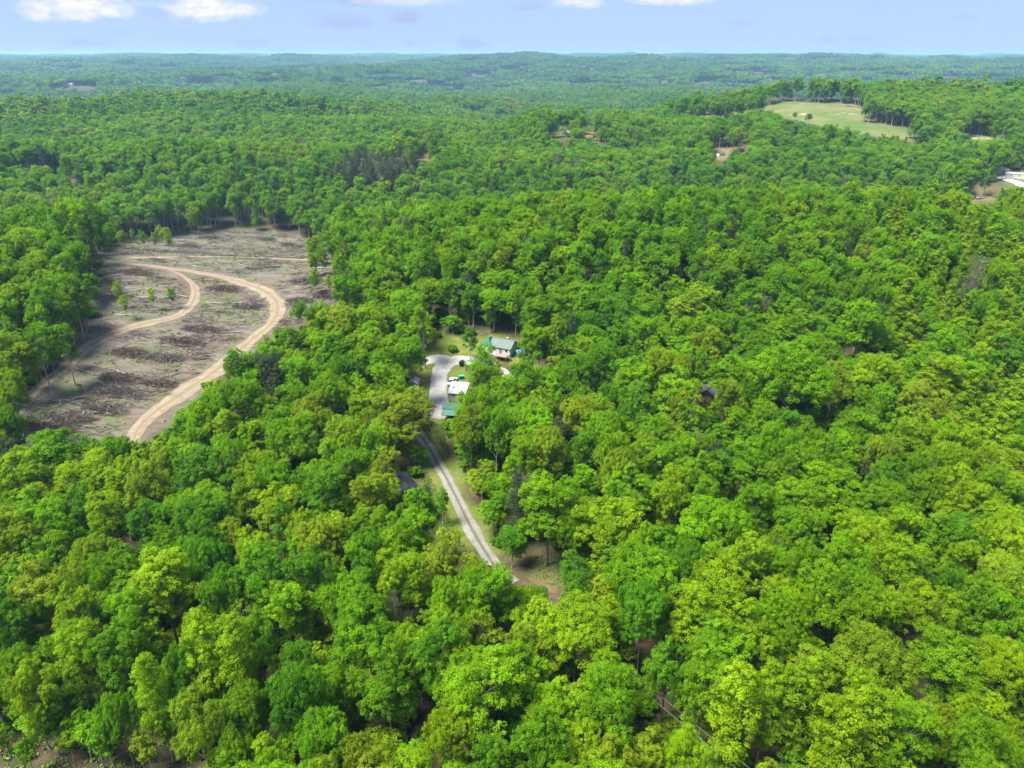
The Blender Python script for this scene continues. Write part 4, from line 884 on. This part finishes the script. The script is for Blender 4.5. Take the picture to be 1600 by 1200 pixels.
# poles and wires
def pole(px, py, h, label, arm=True, r=.14):
    o = place('utility_pole', px, py, radians(35), label, 'utility pole', None)
    MB().tube([(0, 0, -.6), (0, 0, h)], [r, r * .65], 8).build('pole', POLE, o)
    if arm:
        MB().box(0, .14, h - .5, 2.2, .1, .12).build('crossarm', POLE, o)
        for x in (-1, 0, 1): MB().tube([(x, .14, h - .43), (x, .14, h - .25)], [.07, .05], 8).build('insulator', TRIM, o)
    return o
o = pole(665, 577, 8.3, 'wooden utility pole with transformer at left edge of the gravel yard', False); MB().tube([(.3, 0, 6.4), (.3, 0, 7.3)], .26, 12).build('transformer', METAL, o)
yl = place('yard_lamp', 731, 548, 0, 'pale yard lamp on a post beside the dark small tree', 'lamp'); MB().tube([(0, 0, -.3), (0, 0, 3.0)], .07, 8).build('post', TRIM, yl); b = MB().tube([(0, 0, 2.95), (0, -.5, 3.2)], .045, 6); b.build('arm', TRIM, yl); MB().tube([(0, -.5, 3.25), (0, -.5, 3.02)], [.12, .26], 10).build('lamp_head', TRIM, yl)
pole(874, 211, 9, 'thin pale pole beside the far white farmhouse', False, .2)
pole(1537, 305, 13, 'tall grey pole standing by the far scrap yard', True, .2)
W0, W1 = at(978, 1046, 9.0), at(1172, 1204, 9.0); dv = (W1 - W0) / np.linalg.norm((W1 - W0)[:2])
PA, PB = W0 - dv * 7, W1 + dv * 14; nv = np.array([-dv[1], dv[0], 0]); yaw = atan2(nv[1], nv[0])
for p, lb in ((PA, 'utility pole carrying two wires behind the big yellow-green tree'), (PB, 'utility pole carrying two wires below the bottom edge')):
    g0 = float(H(p[0], p[1])); o = tag(empty('utility_pole', (p[0], p[1], g0), yaw), lb, 'utility pole'); hh = p[2] - g0
    MB().tube([(0, 0, -.6), (0, 0, hh + .7)], [.15, .10], 8).build('pole', POLE, o); MB().box(0, .12, hh - .12, 1.7, .1, .12).build('crossarm', POLE, o)
    for x in (-.6, .6): MB().tube([(x, .12, hh - .06), (x, .12, hh + .12)], [.06, .04], 8).build('insulator', TRIM, o)
WIREM = plain('bare_aluminium_wire', (.16, .165, .17), .5, .1, 1)
for s, lb in ((.6, 'right-hand bare power wire crossing the gap at bottom right'), (-.6, 'left-hand bare power wire crossing the gap at bottom right')):
    t = np.linspace(0, 1, 24)[:, None]; P = (PA + nv * s) * (1 - t) + (PB + nv * s) * t; P[:, 2] -= (4 * .7 * t * (1 - t))[:, 0]; P[:, 2] += .12; P[:, :2] += np.array([-nv[1], nv[0]]) * .12
    tag(MB().tube(P, .024, 5).build('power_line', WIREM), lb, 'power line', 'power lines')

# ------------------------------------------------------------------ felled timber in the clearing
def in_world(key, n, g):
    a = np.array(WP[key]); o = []
    while len(o) < n:
        P = g.uniform(a.min(0), a.max(0), (n * 3, 2)); P = P[inpoly(P[:, 0], P[:, 1], WP[key])]; P = P[road_near(P[:, 0], P[:, 1]) > 3.4]; o += list(P)
    return np.array(o[:n])
def vmat(name, cols):
    m, t, o = new_mat(name); v = node(t, 'ShaderNodeAttribute', attribute_name='v').outputs['Fac']; r = t.nodes.new('ShaderNodeValToRGB'); t.links.new(v, r.inputs[0])
    el = r.color_ramp.elements
    for i, c in enumerate(cols):
        e_ = el[i] if i < 2 else el.new(.5); e_.position = i / (len(cols) - 1); e_.color = (*c, 1)
    b = node(t, 'ShaderNodeBsdfPrincipled', {'Base Color': r.outputs[0], 'Roughness': .9, 'Specular IOR Level': .15}); t.links.new(b.outputs[0], o.inputs[0]); return m
STICK = vmat('dead_sticks', [(.095, .072, .058), (.215, .182, .15), (.43, .385, .335)]); STICKR = vmat('reddish_dead_sticks', [(.11, .072, .057), (.215, .155, .125), (.37, .31, .265)])
WEEDM = vmat('low_weeds', [(.06, .13, .02), (.12, .20, .03), (.20, .24, .06)])
LOGM = {'pale': plain('bleached_log', (.34, .31, .28), .9, .35, 1.5), 'grey': plain('grey_log', (.22, .20, .18), .9, .35, 1.5), 'brown': plain('brown_log', (.19, .13, .10), .9, .4, 1.5)}
g = np.random.default_rng(55)
def sticks(C, ang, tilt, ln, rad, bend, vv):
    """triangular bent sticks"""
    n = len(C); d = np.c_[np.cos(ang) * np.cos(tilt), np.sin(ang) * np.cos(tilt), np.sin(tilt)]; s = np.c_[-np.sin(ang), np.cos(ang), np.zeros(n)]; u = np.cross(d, s)
    V = []
    for f, rr in ((-.5, 1), (0, .8), (.5, .3)):
        c = C + d * (ln * f)[:, None] + s * (bend * (.25 - f * f))[:, None]
        for k in range(3): a = k * 2.0944; V.append(c + (s * cos(a) + u * sin(a)) * (rad * rr)[:, None])
    V = np.stack(V, 1).reshape(-1, 3); F = []
    for j in range(2):
        for k in range(3): F.append([j * 3 + k, j * 3 + (k + 1) % 3, (j + 1) * 3 + (k + 1) % 3, (j + 1) * 3 + k])
    F = (np.array(F)[None] + (np.arange(n) * 9)[:, None, None]).reshape(-1, 4); return V, F, np.repeat(vv, 9)
logs = {}
for ck in LOGM:
    for q in range(3):
        m = MB(); L_ = g.uniform(6, 11); k = 8; x = np.linspace(-L_ / 2, L_ / 2, k); wob = np.c_[x, np.cumsum(g.normal(size=k) * .12), .22 + np.abs(np.cumsum(g.normal(size=k) * .05))]
        m.tube(wob, np.linspace(.21, .07, k), 7)
        for b in range(g.integers(4, 9)):
            i = g.integers(3, k); a = g.uniform(.35, .95) * g.choice([-1, 1]); l = g.uniform(.9, 2.6); e_ = wob[i] + np.array([cos(a) * l, sin(a) * l, g.uniform(0, .9)])
            m.tube([wob[i], (wob[i] + e_) / 2 + g.normal(size=3) * .12, e_], [.075, .05, .02], 5)
        o = m.build('fallen_log', LOGM[ck], None, True); logs.setdefault(ck, []).append(o.data); bpy.data.objects.remove(o)
lab = []
def slope_ang(): return g.normal(.05, .42) + (pi if g.random() < .5 else 0)
def czone(px, py):
    if py < 404: return 'above the upper logging road'
    if py < 500 and px > 440: return 'right of the road bend'
    if py < 500 and px > 300: return 'inside the road bend'
    if py < 505: return 'left of the looping spur'
    if px < 190: return 'at the clearing lower left'
    return 'between spur and lower road'
for n, (x, y) in enumerate(in_world('clear', 210, g)):
    ck = g.choice(['pale', 'grey', 'brown'], p=[.4, .4, .2]); o = link('fallen_log', logs[ck][g.integers(3)]); s = g.uniform(.45, .95); o.scale = (s, s, s)
    o.location = (x, y, float(H(x, y)) + .02); o.rotation_euler = (g.normal() * .04, g.normal() * .05, slope_ang()); o['category'] = 'log'; px, py = proj(np.array([x, y, float(H(x, y))]))
    cw = {'pale': 'bleached', 'grey': 'grey', 'brown': 'brown'}[ck]; lab.append((o, float(px), float(py), cw + ' fallen log', cw + ' fallen logs', czone(px, py), 'fallen logs in the clearing'))
label_all(lab)
C2 = in_world('clear', 5200, g); keep = fbm(C2[:, 0] / 9, C2[:, 1] / 4.5, 77, 3) > -.12; C2 = np.repeat(C2[keep], 7, 0); C2 = C2 + g.normal(size=C2.shape) * [1.6, .9]; n = len(C2)
C2 = C2[(road_near(C2[:, 0], C2[:, 1]) > 2.4)]; n = len(C2)
z = H(C2[:, 0], C2[:, 1]) + np.abs(g.normal(size=n)) * .22 + .04
V, F, A = sticks(np.c_[C2, z], g.normal(.05, .5, n), g.normal(0, .12, n), g.uniform(.8, 4.2, n), g.uniform(.03, .10, n), g.normal(0, .5, n), np.clip(g.normal(.5, .25, n), 0, 1))
tag(link('logging_debris', np_mesh('logging_debris', V, F, attrs={'v': A}), None, STICK), 'grey litter of cut branches strewn over the logged clearing', 'branches', kind='stuff')
lab = []
for px, py, rx, ry, hh, red in [(190, 592, 7, 3, 1.5, 1), (288, 535, 8, 3, 1.3, 1), (205, 552, 6, 3, 1.4, 1), (74, 574, 4, 2.5, 2.0, 1), (178, 612, 8, 3.5, 1.5, 0), (165, 640, 7, 3, 1.3, 0), (110, 655, 8, 3, 1.4, 0), (75, 672, 8, 3, 1.5, 1), (330, 372, 9, 4, 1.8, 0), (296, 385, 8, 4, 2.0, 0),
                           (455, 384, 9, 4, 1.8, 0), (240, 376, 8, 4, 1.6, 0), (415, 374, 8, 4, 1.6, 0), (470, 470, 5, 2, 1.0, 0), (515, 462, 6, 3, 1.8, 1), (215, 427, 8, 3, 1.2, 1), (318, 515, 7, 2.5, 1.1, 0), (352, 452, 7, 3, 1.2, 1), (258, 560, 7, 2.6, 1.1, 0), (390, 480, 6, 2.5, 1.0, 0), (250, 600, 6, 2.2, 1.0, 1), (480, 440, 7, 3, 1.2, 0)]:
    p = at(px, py); n = 480; q = np.clip(g.normal(size=(n, 2)), -2.1, 2.1) * [rx * .36, ry * .38]; rr = (q[:, 0] / rx)**2 + (q[:, 1] / ry)**2; hz_ = hh * np.exp(-rr * 2.2)
    C_ = np.c_[q, g.uniform(0, 1, n) ** .7 * hz_ + .03 + H(p[0] + q[:, 0], p[1] + q[:, 1]) - p[2]]
    V, F, A = sticks(C_, g.normal(.1, .7, n), g.normal(0, .22, n), g.uniform(.9, 3.8, n), g.uniform(.03, .09, n), g.normal(0, .6, n), np.clip(g.normal(.42, .26, n), 0, 1))
    o = link('brush_pile', np_mesh('brush_pile', V, F, attrs={'v': A}), None, STICKR if red else STICK); o.location = p; o['category'] = 'brush pile'
    cw = 'reddish-brown' if red else 'grey'; lab.append((o, px, py, cw + ' brush pile', cw + ' brush piles', czone(px, py), 'brush piles in the clearing'))
label_all(lab)
def tufts(name, C_, size, lab_, cat, per=9):
    n = len(C_); z = H(C_[:, 0], C_[:, 1]); P = np.repeat(np.c_[C_, z], per, 0); s = np.repeat(size, per); P = P + g.normal(size=P.shape) * (s * .45)[:, None] * [1, 1, .0]; P[:, 2] += s * g.uniform(.05, .55, len(P))
    nn = unit(len(P), g) + np.array([0, 0, .8]); nn /= np.linalg.norm(nn, axis=1)[:, None]
    V = leaf_quads(P, nn, s * .62, g); tag(link(name, np_mesh(name, V, quads(len(V)), attrs={'v': np.repeat(np.clip(np.repeat(g.uniform(0, 1, n), per) + g.normal(size=n * per) * .15, 0, 1), 4)}), None, WEEDM), lab_, cat, kind='stuff')
wc = in_world('clear', 5200, g); wc = wc[fbm(wc[:, 0] / 14, wc[:, 1] / 10, 31, 3) + g.normal(size=len(wc)) * .25 > -.02]
tufts('weeds', wc, g.uniform(.35, 1.1, len(wc)), 'low green weeds sprouting between the cut branches', 'weeds')
gc = np.concatenate([in_world('lane', 2600, g), in_world('nook', 350, g)]); gc = gc[road_near(gc[:, 0], gc[:, 1]) > 2.6]
tufts('grass', gc, g.uniform(.18, .5, len(gc)), 'rough yellow-green grass beside the straight driveway', 'grass', 7)
bk = np.array([at(random.uniform(-30, 330), random.uniform(1120, 1225))[:2] for _ in range(330)]); tufts('undergrowth', bk, g.uniform(.3, .9, len(bk)), 'green undergrowth on the bare bank at lower left', 'undergrowth', 8)
# shrubs of the yard
for px, py, rad, hh, c, lb in ((707, 549, 1.7, 2.0, 'b', 'bright round bush in the middle of the upper lawn'), (686, 527, 1.1, 1.3, 'm', 'small bush at the top left of the lawn'), (722, 572, 1.0, 1.9, 'k', 'dark egg-shaped bush where the gravel drive turns'), (751, 547, 1.0, 1.2, 'd', 'low bush at the left front of the white house')):
    p = at(px, py); e_ = tag(empty('bush', p, random.uniform(0, 6)), lb, 'bush'); e_.scale = (rad / 1.35, rad / 1.35, hh / 2.0)
    o = link('foliage', PROTO['B0']['crown'], e_); o.color = jit(TINT[c]); link('stem', PROTO['B0']['trunk'], e_)

# ------------------------------------------------------------------ haze
hm, ht, ho = new_mat('haze_air')
pv = node(ht, 'ShaderNodeVolumePrincipled', {'Color': (.42, .70, 1.0, 1), 'Density': 0.95e-4, 'Anisotropy': .2}); ht.links.new(pv.outputs[0], ho.inputs['Volume'])
zmin = float(min(v.co.z for v in gd.data.vertices)); 
ztop = max(CAM[2] + 4, float(max(v.co.z for v in gd.data.vertices)) + 24); print('haze', zmin, ztop)
hz = MB().box(0, 0, (zmin - 1 + ztop) / 2, 31000, 31000, ztop - zmin + 1).build('haze', hm); tag(hz, 'pale blue haze over the far hills', 'haze', kind='stuff')
